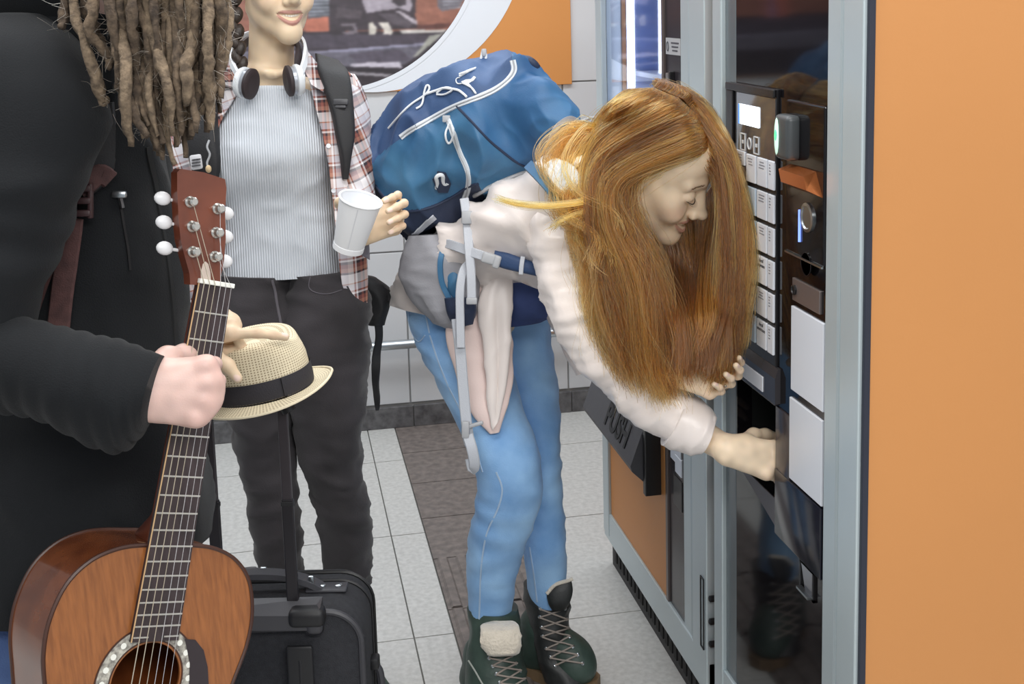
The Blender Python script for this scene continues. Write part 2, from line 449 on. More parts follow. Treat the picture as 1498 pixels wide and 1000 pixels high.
for k in range(6): poly(pc_([(60, -30+k*30), (240, -36+k*30), (240, -24+k*30), (60, -16+k*30)]), (136, 140, 150))
poly(pc_([(40, 160), (238, 138), (238, 262), (40, 268)]), (172, 106, 88))
poly(pc_([(520, -60), (900, -60), (940, 40), (920, 100), (820, 70), (555, 112), (520, 30)]), (158, 150, 160))
poly(pc_([(770, -60), (890, -60), (880, 40), (820, 55), (770, 20)]), (64, 58, 64))
poly(pc_([(790, 90), (840, 95), (990, 185), (985, 210), (940, 195)]), (176, 168, 176))
poly(pc_([(640, 110), (800, 115), (940, 200), (900, 235), (770, 200)]), (84, 77, 84))
poly(pc_([(565, 195), (600, 185), (640, 240), (625, 295), (570, 300)]), (206, 200, 190))
poly(pc_([(645, 190), (735, 190), (775, 270), (750, 300), (690, 298), (700, 250)]), (204, 198, 190))
poly(pc_([(330, 200), (460, 195), (480, 275), (400, 295), (340, 270), (380, 265), (450, 255), (430, 215), (350, 225)]), (116, 108, 116))
poly(pc_([(300, 60), (520, 90), (500, 160), (300, 150)]), (80, 72, 78))
poly(pc_([(970, -60), (1400, -60), (1300, 170), (1240, 215), (990, 235), (960, 130)]), (144, 98, 84))
poly(pc_([(1150, -60), (1400, -60), (1320, 70), (1190, 95), (1150, 60)]), (108, 104, 112))
for k in range(4): poly(pc_([(1190, -20+k*28), (1380, -28+k*28), (1380, -18+k*28), (1190, -8+k*28)]), (142, 142, 150))
poly(pc_([(970, 215), (1260, 190), (1240, 235), (985, 250)]), (98, 66, 62))
poly(pc_([(830, 250), (1230, 250), (1200, 275), (850, 285)]), (190, 186, 182))
poly(pc_([(-4500, 290), (1200, 290), (1150, 350), (700, 380), (120, 410), (-4500, 440)]), (74, 68, 78))
poly(pc_([(-4500, 460), (130, 440), (700, 395), (1040, 370), (960, 480), (880, 540), (360, 570), (-4500, 700)]), (98, 95, 106))
poly(pc_([(-4500, 440), (130, 430), (700, 385), (1050, 360), (1040, 385), (700, 408), (370, 440), (-4500, 470)]), (140, 138, 158))
poly(pc_([(400, 460), (620, 425), (840, 420), (930, 500), (800, 520), (480, 530)]), (86, 80, 92))
poly(pc_([(1080, 300), (1200, 280), (980, 470), (940, 480), (1010, 400)]), (160, 160, 152))
poly(pc_([(410, 540), (560, 525), (830, 518), (850, 570), (420, 560)]), (192, 186, 198))
poly(pc_([(-4500, 640), (370, 560), (900, 575), (800, 620), (380, 600), (-4500, 720)]), (50, 45, 50))
poly(pc_([(370, 600), (780, 625), (730, 645), (400, 625)]), (150, 146, 152))
poly(pc_([(-4500, 720), (420, 630), (720, 650), (500, 740), (-4500, 1000)]), (56, 50, 55))
for _ in range(3):
    img[1:-1, 1:-1] = (img[:-2, 1:-1]+img[2:, 1:-1]+img[1:-1, :-2]+img[1:-1, 2:]+4*img[1:-1, 1:-1])/8
nz1, nz2 = rnoise(3, 14, 30, (1, 1, 2.2)), rnoise(4, 45, 30)
pp = np.stack([xc_, 0*xc_, zc_], -1).reshape(-1, 3)
img = img*(1+.05*nz1(pp)+.03*nz2(pp)).reshape(ux.shape)[..., None]
keep = ((xc_-pc[0])**2+(zc_-pc[1])**2 < pc[2]**2) | (xc_ < pc[0])
vid = np.arange((nx+1)*(nz+1)).reshape(nx+1, nz+1)
Q = np.stack([vid[:-1, :-1], vid[1:, :-1], vid[1:, 1:], vid[:-1, 1:]], -1)[keep]
VX, VZ = np.meshgrid(gx, gz, indexing='ij'); V = np.stack([VX, np.full_like(VX, WY-.0142), VZ], -1).reshape(-1, 3)
ci = np.zeros((nx+1, nz+1, 3)); cw = np.zeros((nx+1, nz+1, 1))
for a in (0, 1):
    for b in (0, 1): ci[a:a+nx, b:b+nz] += img; cw[a:a+nx, b:b+nz] += 1
def tint_mat(name, rough=.5, bump=0., bscale=300, sss=0., spec=.5, coat=0.):
    m = mat(name, (200, 200, 200), rough, bump=bump, bscale=bscale, sss=sss, spec=spec, coat=coat); nt = m.node_tree
    a = nt.nodes.new('ShaderNodeAttribute'); a.attribute_name = 'tint'; nt.links.new(a.outputs['Color'], nt.nodes['Principled BSDF'].inputs['Base Color'])
    return m
used = np.unique(Q); rm = -np.ones(len(V), int); rm[used] = np.arange(len(used))
np_mesh('street_photo', V[used], rm[Q], tint_mat('photo_print', .4), post, lin(np.clip(ci/cw, 0, 255)).reshape(-1, 3)[used])

m_ = MB(); A_ = np.linspace(-math.pi/2, math.pi/2, 90); V_ = [(pc[0]+r*math.cos(a), WY-.0148, pc[1]+r*math.sin(a)) for a in A_ for r in (pc[2]-.004, pc[2]+.012)]
m_.add(V_, [(2*i, 2*i+1, 2*i+3, 2*i+2) for i in range(89)]).build('white_arc', M_white, post, smooth=False)

# ------------------------------------------------------------------ the two machines
XF = .83
M_silver = mat('silver_frame', (196, 208, 212), .34, .35, var=.03, scale=4)
M_silver2 = mat('silver_groove', (120, 130, 134), .4, .4)
M_cab = mat('cabinet_orange', (206, 142, 82), .5, var=.02, scale=2, bump=.04, bscale=150)
M_cabd = mat('cabinet_edge_orange', (170, 98, 56), .5)
M_glassblk = mat('black_glass', (16, 14, 17), .07, spec=.45)
M_blk = mat('black_plastic', (24, 23, 25), .32, bump=.05, bscale=200)
M_blkm = mat('matt_black', (34, 32, 34), .55, bump=.1, bscale=250)
M_dgrey = mat('grey_plastic', (74, 73, 77), .5, var=.05, scale=60, bump=.08, bscale=300)
M_label = mat('key_white', (226, 230, 238), .35)
M_label2 = mat('key_blue_white', (190, 205, 220), .3)
M_brown = mat('key_brown', (78, 62, 56), .4)
M_print = mat('print_dark', (70, 70, 78), .6)
M_mirror = mat('grey_mirror', (150, 152, 158), .12, .85)
def yz(px, py): p = on_axis(px, py, 0, XF); return p[1], p[2]
def fbox(y0, y1, z0, z1, xa, xb_, bev=0.): return MB().box2((XF+xa, y0, z0), (XF+xb_, y1, z1), bev)
def txt(name, s, loc, size, material, parent, ax, ay, az, extrude=.0004, bold=0.):
    c = bpy.data.curves.new(name, 'FONT'); c.body = s; c.size = size; c.extrude = extrude; c.align_x = 'CENTER'; c.align_y = 'CENTER'; c.offset = bold
    c.materials.append(material); fo = bpy.data.objects.new(name, c); COL.objects.link(fo); bpy.context.view_layer.update()
    me = bpy.data.meshes.new_from_object(fo.evaluated_get(bpy.context.evaluated_depsgraph_get())); bpy.data.objects.remove(fo)
    o = bpy.data.objects.new(name, me); COL.objects.link(o)
    if not me.materials: me.materials.append(material)
    M = Matrix.Identity(4)
    for i in range(3): M[i][0], M[i][1], M[i][2], M[i][3] = ax[i], ay[i], az[i], loc[i]
    o.parent = parent; o.matrix_parent_inverse = wm(parent).inverted(); o.location, o.rotation_euler = M.to_translation(), M.to_euler()
    return o
# the face looks to -x; its reading direction is -y
AX, AY, AZ = np.array([0, -1., 0]), np.array([0, 0, 1.]), np.array([-1., 0, 0])

vm = empty('vending_machine', (1.25, 1.94, 0), 'tall black glass hot drinks vending machine with selection keys and orange side', 'vending machine')
MB().box2((XF+.004, 1.622, .1), (1.66, 1.640, 1.98), .0015).build('side_panel', M_cab, vm, smooth=False)
MB().box2((XF+.05, 2.246, .1), (1.66, 2.262, 1.98)).box2((1.64, 1.64, .1), (1.66, 2.246, 1.98)).box2((XF+.05, 1.64, 1.96), (1.64, 2.246, 1.98)).build('cabinet', M_cab, vm, smooth=False)
MB().box2((XF+.03, 1.64, 0), (1.62, 2.24, .1)).build('plinth', M_blkm, vm, smooth=False)
MB().box2((XF+.004, 2.246, .1), (XF+.06, 2.266, 1.98), .002).build('edge_strip', M_cabd, vm, smooth=False)
# frame
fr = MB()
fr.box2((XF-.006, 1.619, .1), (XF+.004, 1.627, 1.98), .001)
fr.build('frame_edge', mat('frame_dark_edge', (40, 44, 58), .5), vm, smooth=False)  # thin dark navy edge along the frame
fr = MB()
for (a, b, x0) in ((1.626, 1.688, -.012), (1.692, 1.698, -.006), (1.702, 1.708, -.006), (1.712, 1.757, -.004)): fr.box2((XF+x0, a, .1), (XF+.05, b, 1.98), .0025)
fr.build('frame_post', M_silver, vm, smooth=False)
MB().box2((XF+.0, 1.688, .1), (XF+.05, 1.712, 1.98)).build('frame_groove', M_silver2, vm, smooth=False)
MB().box2((XF-.01, 2.2, .1), (XF+.05, 2.246, 1.98), .003).build('frame_post', M_silver, vm, smooth=False)
MB().box2((XF-.001, 2.146, .2), (XF+.04, 2.2, 1.94), .002).build('glass_edge', mat('grey_glass_edge', (112, 120, 124), .25, .3), vm, smooth=False)
MB().box2((XF-.008, 1.757, .1), (XF+.05, 2.2, .2), .003).build('frame_bottom', M_silver, vm, smooth=False)
MB().box2((XF-.008, 1.757, 1.9), (XF+.05, 2.2, 1.98), .003).build('frame_top', M_silver, vm, smooth=False)
# black glass door around the dispensing opening
OY0, OY1, OZ0, OZ1 = 1.954, 2.142, .662, .835
dg = MB()
dg.box2((XF, 1.757, .2), (XF+.03, OY0, 1.9)); dg.box2((XF, OY0, .2), (XF+.03, 2.146, OZ0)); dg.box2((XF, OY0, OZ1), (XF+.03, 2.146, 1.9)); dg.box2((XF, OY1, OZ0), (XF+.03, 2.146, OZ1))
dg.build('glass_door', M_glassblk, vm, smooth=False)
ch = MB(); D = .26
ch.box2((XF+.03, OY0-.012, OZ0-.012), (XF+D, OY0, OZ1+.012)); ch.box2((XF+.03, OY1, OZ0-.012), (XF+D, OY1+.003, OZ1+.012)); ch.box2((XF+.03, OY0, OZ1), (XF+D, OY1, OZ1+.012)); ch.box2((XF+.03, OY0, OZ0-.012), (XF+D, OY1, OZ0)); ch.box2((XF+D-.01, OY0, OZ0), (XF+D, OY1, OZ1))
ch.build('dispensing_chamber', mat('chamber_black', (12, 16, 16), .5), vm, smooth=False)
MB().box2((XF-.006, OY0-.004, OZ1), (XF+.01, OY1+.004, OZ1+.012), .002).build('opening_lip', mat('lip_grey', (96, 90, 92), .25, .4), vm, smooth=False)
MB().box2((XF-.003, OY0-.062, .60), (XF+.004, OY0-.002, .835), .0012).build('side_guard', mat('guard_violet', (58, 52, 56), .2, .1), vm)
MB().prism([(XF-.002, OY1, OZ0), (XF-.002, OY0, OZ0), (XF-.002, OY0, OZ0-.05)], (1, 0, 0), .004).build('drip_lip', mat('drip_grey', (86, 82, 84), .4), vm, smooth=False)
# key panel
kp = fbox(1.95, 2.178, .905, 1.388, -.004, .002, .001).build('key_panel', M_blk, vm, smooth=False)
fbox(1.95, 2.178, 1.374, 1.388, -.010, -.004, .002).build('panel_hood', M_blk, kp, smooth=False)
fbox(2.146, 2.178, 1.275, 1.374, -.008, -.004, .002).build('panel_cheek', M_blk, kp, smooth=False)
fbox(1.952, 2.130, 1.262, 1.372, -.0055, -.004).build('mirror_plate', M_mirror, kp, smooth=False)
ds = fbox(2.022, 2.116, 1.316, 1.352, -.0075, -.0055).build('display', mat('display_glow', (238, 246, 255), .3, emit=2.2), vm, smooth=False)
fbox(2.110, 2.116, 1.316, 1.352, -.0080, -.0075).build('display_edge', mat('display_blue', (70, 130, 235), .3, emit=1.0), ds, smooth=False)
for i, yc in enumerate((2.098, 2.066, 2.034)):
    b = MB()
    if i == 1: b.tube([(XF-.0065, yc+.008*math.cos(a), 1.284+.010*math.sin(a)) for a in np.linspace(0, 6.283, 14)], .0012, 5, caps=False)
    else:
        for s in (-1, 1): b.box((XF-.0065, yc+s*.011, 1.284), (.0015, .0018, .031)); b.box((XF-.0065, yc, 1.284+s*.0148), (.0015, .024, .0018))
        b.box((XF-.0065, yc, 1.284), (.0015, .006, .006))
    b.build('touch_icon', mat('icon_white', (215, 215, 215), .5), kp, smooth=False)
pitch = (1.264-.926)/6.0
cols = [(2.086, 2.132), (2.034, 2.077), (1.983, 2.026), (1.952, 1.977)]
for r in range(6):
    z1 = 1.265-r*(1.265-.917)/6; z0 = z1-.0495
    for c, (y0, y1) in enumerate(cols):
        zz1, zz0 = (z1-.0, z0) if c else (z1+.002, z1-.024)
        m_ = M_label2 if c == 1 and r > 0 else (M_label if c else M_label)
        if c == 0 and r == 1: m_ = mat('key_grey', (120, 116, 114), .4)
        k_ = fbox(y0, y1, zz0, zz1, -.0085, -.004, .0012).build('selection_key', m_, vm, smooth=False)
        if c == 0: fbox(y0, y1, zz0-.026, zz0-.002, -.0080, -.004, .0012).build('selection_key', M_brown, vm, smooth=False)
        if c == 2 and r in (3, 5):
            txt('key_print', 'decaf\nespresso' if r == 3 else 'decaf\namericano', (XF-.0087, (y0+y1)/2, zz1-.012), .0088, M_print, k_, AX, AY, AZ, .0001, .0002)
        elif c == 1 and r > 0: pass
        else:
            b = MB(); g2 = np.random.default_rng(r*7+c)
            for l in range(3 if c != 3 else 4):
                wl = (y1-y0)*g2.uniform(.35, .62); zc = zz1-.007-.0052*l
                if c == 3: b.box((XF-.0087, y1-.006-wl*.3, zc), (.0004, wl*.5, .0018))
                else: b.box((XF-.0087, (y0+y1)/2+g2.uniform(-.002, .002), zc), (.0004, wl, .0017))
            b.build('key_print', mat('print_grey', (128, 130, 138), .6), k_, smooth=False)
# ledge under the keys, and the white strip
MB().prism([(XF-.004, 2.178, .905), (XF-.010, 2.178, .888), (XF-.010, 2.178, .842), (XF, 2.178, .842), (XF, 2.178, .905)], (0, -1, 0), .24).build('ledge', mat('ledge_grey', (70, 68, 72), .18, .3), vm, smooth=False)
fbox(1.99, 2.14, .848, .876, -.012, -.0095, .001).build('white_strip', M_label, vm, smooth=False)
# payment column
fbox(1.760, 1.906, 1.122, 1.375, -.006, .001, .003).build('payment_panel', M_glassblk, vm, smooth=False)
cr = MB().box((XF-.014, 1.880, 1.3155), (.026, .056, .074), .009, segs=4).build('card_reader', mat('reader_grey', (72, 76, 78), .35), vm)
MB().lathe((XF-.027, 1.893, 1.3155), (-1, 0, 0), [(.0, .0022), (.004, .0016), (.0058, .0)], 20, ref=(0, 1, 0), sx=.9).build('reader_face', M_label, cr)
b = MB(); b.ball((XF-.0278, 1.894, 1.316), (.0022, .0085, .031)); b.build('reader_light', mat('reader_glow', (206, 240, 222), .4, emit=.55), cr)
b = MB(); b.ball((XF-.0292, 1.894, 1.318), (.0016, .0055, .010)); b.build('ready_lamp', mat('lamp_green', (90, 235, 150), .4, emit=1.1), cr)
cs = MB().prism([(XF-.006, 1.888, 1.270), (XF-.03, 1.88, 1.264), (XF-.03, 1.87, 1.244), (XF-.006, 1.862, 1.232)], (0, -1, 0), .098)
cs.build('coin_tray', mat('copper', (202, 120, 70), .22, .75), vm, smooth=False)
MB().lathe((XF-.006, 1.818, 1.192), (-1, 0, 0), [(.024, 0), (.024, .003), (.019, .004), (.017, .002), (.0, .002)], 28, ref=(0, 0, 1), sx=1.0).build('key_lock', M_steel, vm)
MB().lathe((XF-.006, 1.822, 1.115), (-1, 0, 0), [(.020, 0), (.020, .0015), (.018, .0015), (.018, 0)], 28).build('coin_button', M_glassblk, vm)
fbox(1.845, 1.8485, 1.147, 1.200, -.009, -.006).build('blue_light', mat('blue_glow', (120, 150, 245), .4, emit=1.6), vm, smooth=False)
fbox(1.762, 1.904, 1.1195, 1.1225, -.0085, -.005).build('panel_trim', M_steel, vm, smooth=False)
lp = fbox(1.777, 1.882, 1.042, 1.080, -.004, .001, .001).build('lock_plate', mat('plate_bronze', (138, 128, 126), .3, .6), vm, smooth=False)
MB().lathe((XF-.004, 1.872, 1.061), (-1, 0, 0), [(.0085, 0), (.0085, .003), (.006, .004), (.005, .002), (0, .002)], 20).build('lock', M_blk, lp)
fbox(1.762, 1.886, .886, 1.031, -.004, .001, .001).build('notice_panel', M_label, vm, smooth=False)
fbox(1.764, 1.891, .727, .871, -.004, .001, .001).build('notice_panel', M_label, vm, smooth=False)
# coin return
cb = MB(); cb.box2((XF-.004, 1.79, .597), (XF, 1.845, .602)); cb.box2((XF-.004, 1.79, .548), (XF, 1.845, .553)); cb.box2((XF-.004, 1.79, .548), (XF, 1.795, .602)); cb.box2((XF-.004, 1.84, .548), (XF, 1.845, .602))
cr2 = cb.build('coin_return', M_blk, vm, smooth=False)
MB().prism([(XF-.001, 1.84, .602), (XF-.001, 1.795, .602), (XF-.001, 1.795, .556), (XF-.001, 1.822, .556)], (-1, 0, 0), .003).build('return_flap', M_mirror, cr2, smooth=False)
MB().box2((XF-.012, 1.795, .552), (XF-.002, 1.84, .556)).build('return_lip', M_steel, cr2, smooth=False)
fbox(1.765, 1.952, .60, .722, -.0045, .001, .002).build('lower_reflection', mat('reflection_blue_black', (28, 29, 40), .15), vm)  # blue-black plate painting in what the glass door reflects

# ---- left machine (further off)
vl = empty('vending_machine', (1.25, 2.71, 0), 'grey framed snack vending machine with lit display window and push flap', 'vending machine')
Y0, Y1 = 2.285, 3.12
cb = MB()
cb.box2((XF+.05, Y0+.005, .1), (1.66, 2.555, 1.98)); cb.box2((XF+.05, 2.56, .1), (1.66, Y1-.01, .715)); cb.box2((1.5, 2.56, .72), (1.66, Y1-.01, 1.98)); cb.box2((XF+.05, 3.06, .72), (1.5, Y1-.01, 1.98)); cb.box2((XF+.05, 2.56, 1.94), (1.5, 3.06, 1.98))
cb.build('cabinet', M_cab, vl, smooth=False)
fr = MB()
for (a, b, x0) in ((2.287, 2.375, -.012), (2.379, 2.386, -.006), (2.390, 2.397, -.006), (2.401, 2.452, -.004)): fr.box2((XF+x0, a, .1), (XF+.05, b, 1.98), .0025)
fr.build('frame_post', M_silver, vl, smooth=False)
MB().box2((XF, 2.375, .1), (XF+.05, 2.401, 1.98)).build('frame_groove', M_silver2, vl, smooth=False)
MB().box2((XF-.01, 3.065, .1), (XF+.05, Y1, 1.98), .003).build('frame_post', M_silver, vl, smooth=False)
MB().box2((XF-.008, 2.287, .085), (XF+.05, Y1, .165), .003).build('frame_bottom', M_silver, vl, smooth=False)
MB().box2((XF-.008, 2.452, 1.9), (XF+.05, 3.065, 1.98), .003).build('frame_top', M_silver, vl, smooth=False)
MB().box2((XF-.001, 2.452, .165), (XF+.05, 2.575, 1.9), .001).build('control_panel', mat('control_dark', (46, 42, 46), .2), vl, smooth=False)
MB().box2((XF-.006, 2.56, .165), (XF, 2.575, 1.9), .001).build('panel_trim', mat('trim_bronze', (104, 94, 92), .3, .5), vl, smooth=False)
sk = MB().box2((XF-.003, 2.456, 1.425), (XF, 2.552, 1.46)).build('sticker', mat('sticker_grey', (176, 176, 178), .5), vl, smooth=False)
b = MB()
for k in range(3): b.box((XF-.0034, 2.49, 1.45-.008*k), (.0006, .05-.008*k, .003))
b.tube([(XF-.0034, 2.538+.006*math.cos(a), 1.442+.010*math.sin(a)) for a in np.linspace(0, 6.283, 12)], .0012, 4, caps=False)
b.build('sticker_print', M_print, sk, smooth=False)
MB().box2((XF-.012, 2.5, 1.30), (XF, 2.512, 1.39), .002).build('door_handle', M_blk, vl, smooth=False)
MB().box2((XF-.006, 2.52, 1.30), (XF, 2.548, 1.385), .002).build('handle_plate', mat('plate_grey', (130, 126, 124), .35, .4), vl, smooth=False)
# display compartment: shelves, lamps, glass
iw = MB(); iw.box2((1.46, 2.56, .72), (1.5, 3.06, 1.94)); iw.box2((XF+.06, 3.05, .72), (1.46, 3.06, 1.94)); iw.box2((XF+.06, 2.56, .72), (1.46, 2.57, 1.94))
iw.build('compartment', mat('compartment_blue', (120, 148, 206), .35), vl, smooth=False)
for z in (.74, 1.02, 1.36):
    MB().box2((XF+.08, 2.575, z-.012), (1.44, 3.045, z), .002).build('shelf', mat('shelf_white', (226, 232, 246), .4), vl, smooth=False)
M_tube = mat('lamp_white', (246, 248, 255), .4, emit=3.2)
for (y_, x_, r_) in ((3.0, XF+.055, .010), (2.925, XF+.11, .006)):
    MB().tube([(x_, y_, .75), (x_, y_, 1.3), (x_, y_, 1.93)], r_, 10).build('lamp_tube', M_tube, vl)
MB().box2((XF+.004, 2.575, .72), (XF+.01, 3.065, 1.9)).build('window_pane', mat('pane_glass', (225, 235, 255), .03, trans=1.0, spec=.5), vl, smooth=False)
MB().box2((XF-.002, 2.575, .165), (XF+.02, 3.065, .72), .001).build('front_panel', mat('front_orange', (205, 138, 76), .45), vl, smooth=False)
# the push flap
fl = MB()
prof = [(XF-.004, .605), (XF-.018, .61), (XF-.070, .468), (XF-.066, .455), (XF-.022, .412), (XF-.004, .405)]
fl.prism([(x, 3.085, z) for x, z in prof], (0, -1, 0), .447)
flo = fl.build('push_flap', M_dgrey, vl, smooth=False)
nf_ = nrm(np.array([-.142, 0, .052])); up_ = nrm(np.array([.052, 0, .142]))
txt('flap_lettering', 'PUSH', np.array([XF-.0545, 2.80, .510])+nf_*.0012, .080, mat('letter_black', (22, 21, 23), .5), flo, AX, up_, nf_, .0012, .002)
fbox(2.618, 2.638, .40, .60, -.04, 0, .002).build('flap_cheek', M_blk, vl, smooth=False)
# small plates and coin return on the control panel
fbox(2.475, 2.545, .52, .60, -.003, 0, .001).build('price_label', M_label, vl, smooth=False)
fbox(2.468, 2.510, .50, .54, -.004, 0, .001).build('price_label', M_label, vl, smooth=False)
fbox(2.467, 2.525, .42, .49, -.003, 0, .001).build('coin_return', M_blk, vl, smooth=False)
# kick plate with slots
kk = MB().box2((XF+.012, Y0+.01, 0), (1.6, Y1-.01, .086)).build('kick_plate', M_blkm, vl, smooth=False)
for i in range(22):
    yc = Y1-.05-.034*i
    MB().box2((XF+.009, yc-.010, .022), (XF+.013, yc+.010, .066), .001).build('vent_slot', mat('slot_black', (12, 12, 13), .7), kk, smooth=False)
# hinge between the machines
hg = MB()
for s in (2.300, 2.318): hg.box2((XF-.0145, s-.001, .19), (XF-.011, s+.001, .345))
hg.box2((XF-.0145, 2.299, .344), (XF-.011, 2.319, .347)); hg.box2((XF-.0145, 2.299, .189), (XF-.011, 2.319, .192))
ho = hg.build('hinge', M_blk, vl, smooth=False)
for z in (.215, .265, .315): MB().lathe((XF+.003, 2.274, z), (-1, 0, 0), [(.007, 0), (.007, .012), (.004, .014), (0, .014)], 12).build('hinge_screw', M_blk, vl)
# ------------------------------------------------------------------ people: shared builders
M_skin = tint_mat('skin', .42, bump=.06, bscale=500, sss=.12, spec=.4)
SKIN_W = np.array([222, 198, 168.]); SKIN_R = np.array([234, 212, 184.]); SKIN_M = np.array([212, 180, 170.])
def frame(Fv, Uv):
    Fv = nrm(Fv); Uv = nrm(Uv-Fv*(np.asarray(Uv)@Fv)); return np.cross(Fv, Uv), Fv, Uv      # right, forward, up
class Head:
    def __init__(s, c, Fv, Uv, sc=1.0, smile=.6):
        s.c = np.asarray(c, float); s.R, s.F, s.U = frame(Fv, Uv); s.A = np.array([s.R, s.F, s.U]); s.sc = sc; s.smile = smile
    def L(s, x, y, z): return s.c+s.sc*(s.R*x+s.F*y+s.U*z)
    def mouth(s, t, dz=0., dy=0.):
        return s.L(.0280*t, .0975-.020*t*t+dy, -.0705+.0085*s.smile*t*t+dz)
    def prims(s, neck_to=None, neck_r=.05):
        L, A, k_ = s.L, s.A, s.sc; E = lambda c, r, k=.02: ell(L(*c), A, np.array(r)*k_, k)
        p = [E((0, -.014, .035), (.073, .093, .086)), E((0, .028, -.03), (.0585, .062, .082), .03), E((0, .045, .055), (.058, .047, .05), .03)]
        for q in (-1, 1):
            p += [cap(L(q*.047, .0, -.050), L(q*.010, .076, -.107), .013, .0105, .03), sph(L(q*.042, .058, -.020), .023, .025), sph(L(q*.036, .071, -.043), .017, .02),
                  cap(L(q*.012, .088, .024), L(q*.042, .074, .024), .010, .008, .018)]
        p += [sph(L(0, .082, -.108), .0125, .025), cap(L(-.008, .078, -.096), L(.008, .078, -.096), .0105, .0105, .025), E((0, .078, -.066), (.027, .020, .022), .015)]
        for q in (-1, 1): p += [cap(L(q*.031, .108, .003), L(q*.031, .1085, .003), .0165, .0165, .013, 's')]
        for q in (-1, 1): p += [E((q*.031, .0790, .0005), (.0165, .0135, .0115), .004), cap(L(q*.019, .0905, -.001), L(q*.043, .083, .0005), .0018, .0014, .004)]
        p += [cap(L(0, .082, .010), L(0, .099, -.036), .0095, .0135, .012), cap(L(0, .090, .014), L(0, .1125, -.034), .0062, .0082, .012), sph(L(0, .1155, -.0370), .0098, .007)]
        for q in (-1, 1): p += [sph(L(q*.0125, .103, -.0415), .0075, .007), sph(L(q*.0062, .111, -.0490), .0035, .002, 's')]
        ts = np.linspace(-1, 1, 9); sm = s.smile
        for t0, t1 in zip(ts[:-1], ts[1:]):
            r0, r1 = [(.0012+.0054*sm*(1-t*t)) for t in (t0, t1)]
            p.append(cap(s.mouth(t0, -.0015, .004), s.mouth(t1, -.0015, .004), r0, r1, .002, 's'))
        for t0, t1 in zip(ts[:-1], ts[1:]):
            u = lambda t: s.mouth(t*.97, .0010+(.0052*sm+.0012)*(1-t*t), -.0006); l = lambda t: s.mouth(t*.97, -.0038-(.0064*sm+.0022)*(1-t*t), -.0002)
            p += [cap(u(t0), u(t1), .0024-.0010*abs(t0), .0024-.0010*abs(t1), .004), cap(l(t0), l(t1), .0031-.0014*abs(t0), .0031-.0014*abs(t1), .004)]
        for q in (-1, 1):
            p += [E((q*.074, -.008, .0), (.008, .018, .029), .006), sph(L(q*.073, .0, -.026), .0075, .005), E((q*.0825, -.004, .004), (.004, .010, .017), .004)[:5]+('s',)]
        if neck_to is not None: p.append(cap(L(0, -.022, -.05), neck_to, neck_r*.93, neck_r, .025))
        return p
    def tint(s, V, base, lipc, blush=6):
        q = (np.asarray(V)-s.c)/s.sc @ s.A.T; col = np.tile(np.asarray(base, float), (len(q), 1))
        n = rnoise(11, 30)(V)[:, None]; col *= 1+.02*n
        ch = np.exp(-(((np.abs(q[:, 0])-.042)/.02)**2+((q[:, 2]+.03)/.02)**2+((q[:, 1]-.07)/.03)**2)); col += ch[:, None]*np.array([blush, -blush*.8, -blush*.6])
        d = np.full(len(q), 99.0)
        for t in np.linspace(-1, 1, 25):
            for dz, r in ((.0014+(.0052*s.smile+.0014)*(1-t*t), .0036-.0014*abs(t)), (-.0040-(.0064*s.smile+.0024)*(1-t*t), .0046-.0022*abs(t))):
                d = np.minimum(d, np.linalg.norm(np.asarray(V)-s.mouth(t*.97, dz, .003), axis=1)/s.sc/r)
        m = np.clip((1.45-d)/.45, 0, 1)[:, None]; col = col*(1-m)+np.asarray(lipc, float)*m
        ins = ((np.abs(q[:, 0]) < .026) & (np.abs(q[:, 2]+.072) < .010) & (q[:, 1] < .0920-.020*(q[:, 0]/.028)**2) & (q[:, 1] > .06))
        col[ins] = (62, 30, 30)
        return lin(np.clip(col, 0, 255))
    def teeth(s, parent):
        b = MB(); zt = .0008+.0022*s.smile
        for i in range(-4, 5):
            t = i/5.8; c = s.mouth(t, zt*(1-t*t)-.0003, -.0040); w_ = (.0054 if abs(i) < 2 else .0048)*s.sc
            tg = nrm(s.mouth(t+.05)-s.mouth(t-.05)); A = [tg, np.cross(s.U, tg), s.U]
            b.box(c, (w_*.96, .004*s.sc, (.0082-.0006*abs(i))*s.sc), .0011*s.sc, axes=A)
        return b.build('teeth', mat('tooth', (240, 234, 222), .25), parent)
    def lash(s, parent, q, z=-.0022, drop=.0025):
        b = MB(); pts = [s.L(q*x, y+.0015, zz) for x, y, zz in ((.0165, .0885, z+.0005), (.022, .0925, z-drop), (.030, .0935, z-drop*1.5), (.038, .0895, z-drop), (.0455, .082, z+.001))]
        b.tube(crom(pts, 16), np.r_[np.linspace(.0004, .0011, 8), np.linspace(.0011, .0004, 8)]*s.sc, 6)
        for x0 in np.linspace(.02, .044, 9):
            u = (x0-.0165)/.029; p0 = crom(pts, 60)[int(u*59)]; b.tube([p0, p0+s.sc*(s.F*.004+s.R*q*.002-s.U*.0015), p0+s.sc*(s.F*.0075+s.R*q*.004-s.U*.001)], [.00035, .0003, .0001], 4)
        return b.build('eyelashes', mat('lash', (52, 38, 30), .6), parent)
    def brow(s, parent, q, rgb):
        g = np.random.default_rng(5+q); b = MB()
        for i in range(170):
            u = g.uniform(); x = .011+.036*u; z = .0225+.008*math.sin(u*2.2)-.006*u*u+g.normal()*.0010; y = .0985-7.5*x*x+.0005
            p0 = s.L(q*x, y, z); b.tube([p0, p0+s.sc*(s.R*q*.004+s.U*.0022-s.F*.0008)], [.00032, .0001], 3)
        return b.build('eyebrow', mat('brow_%d_%d_%d' % rgb, rgb, .7), parent)
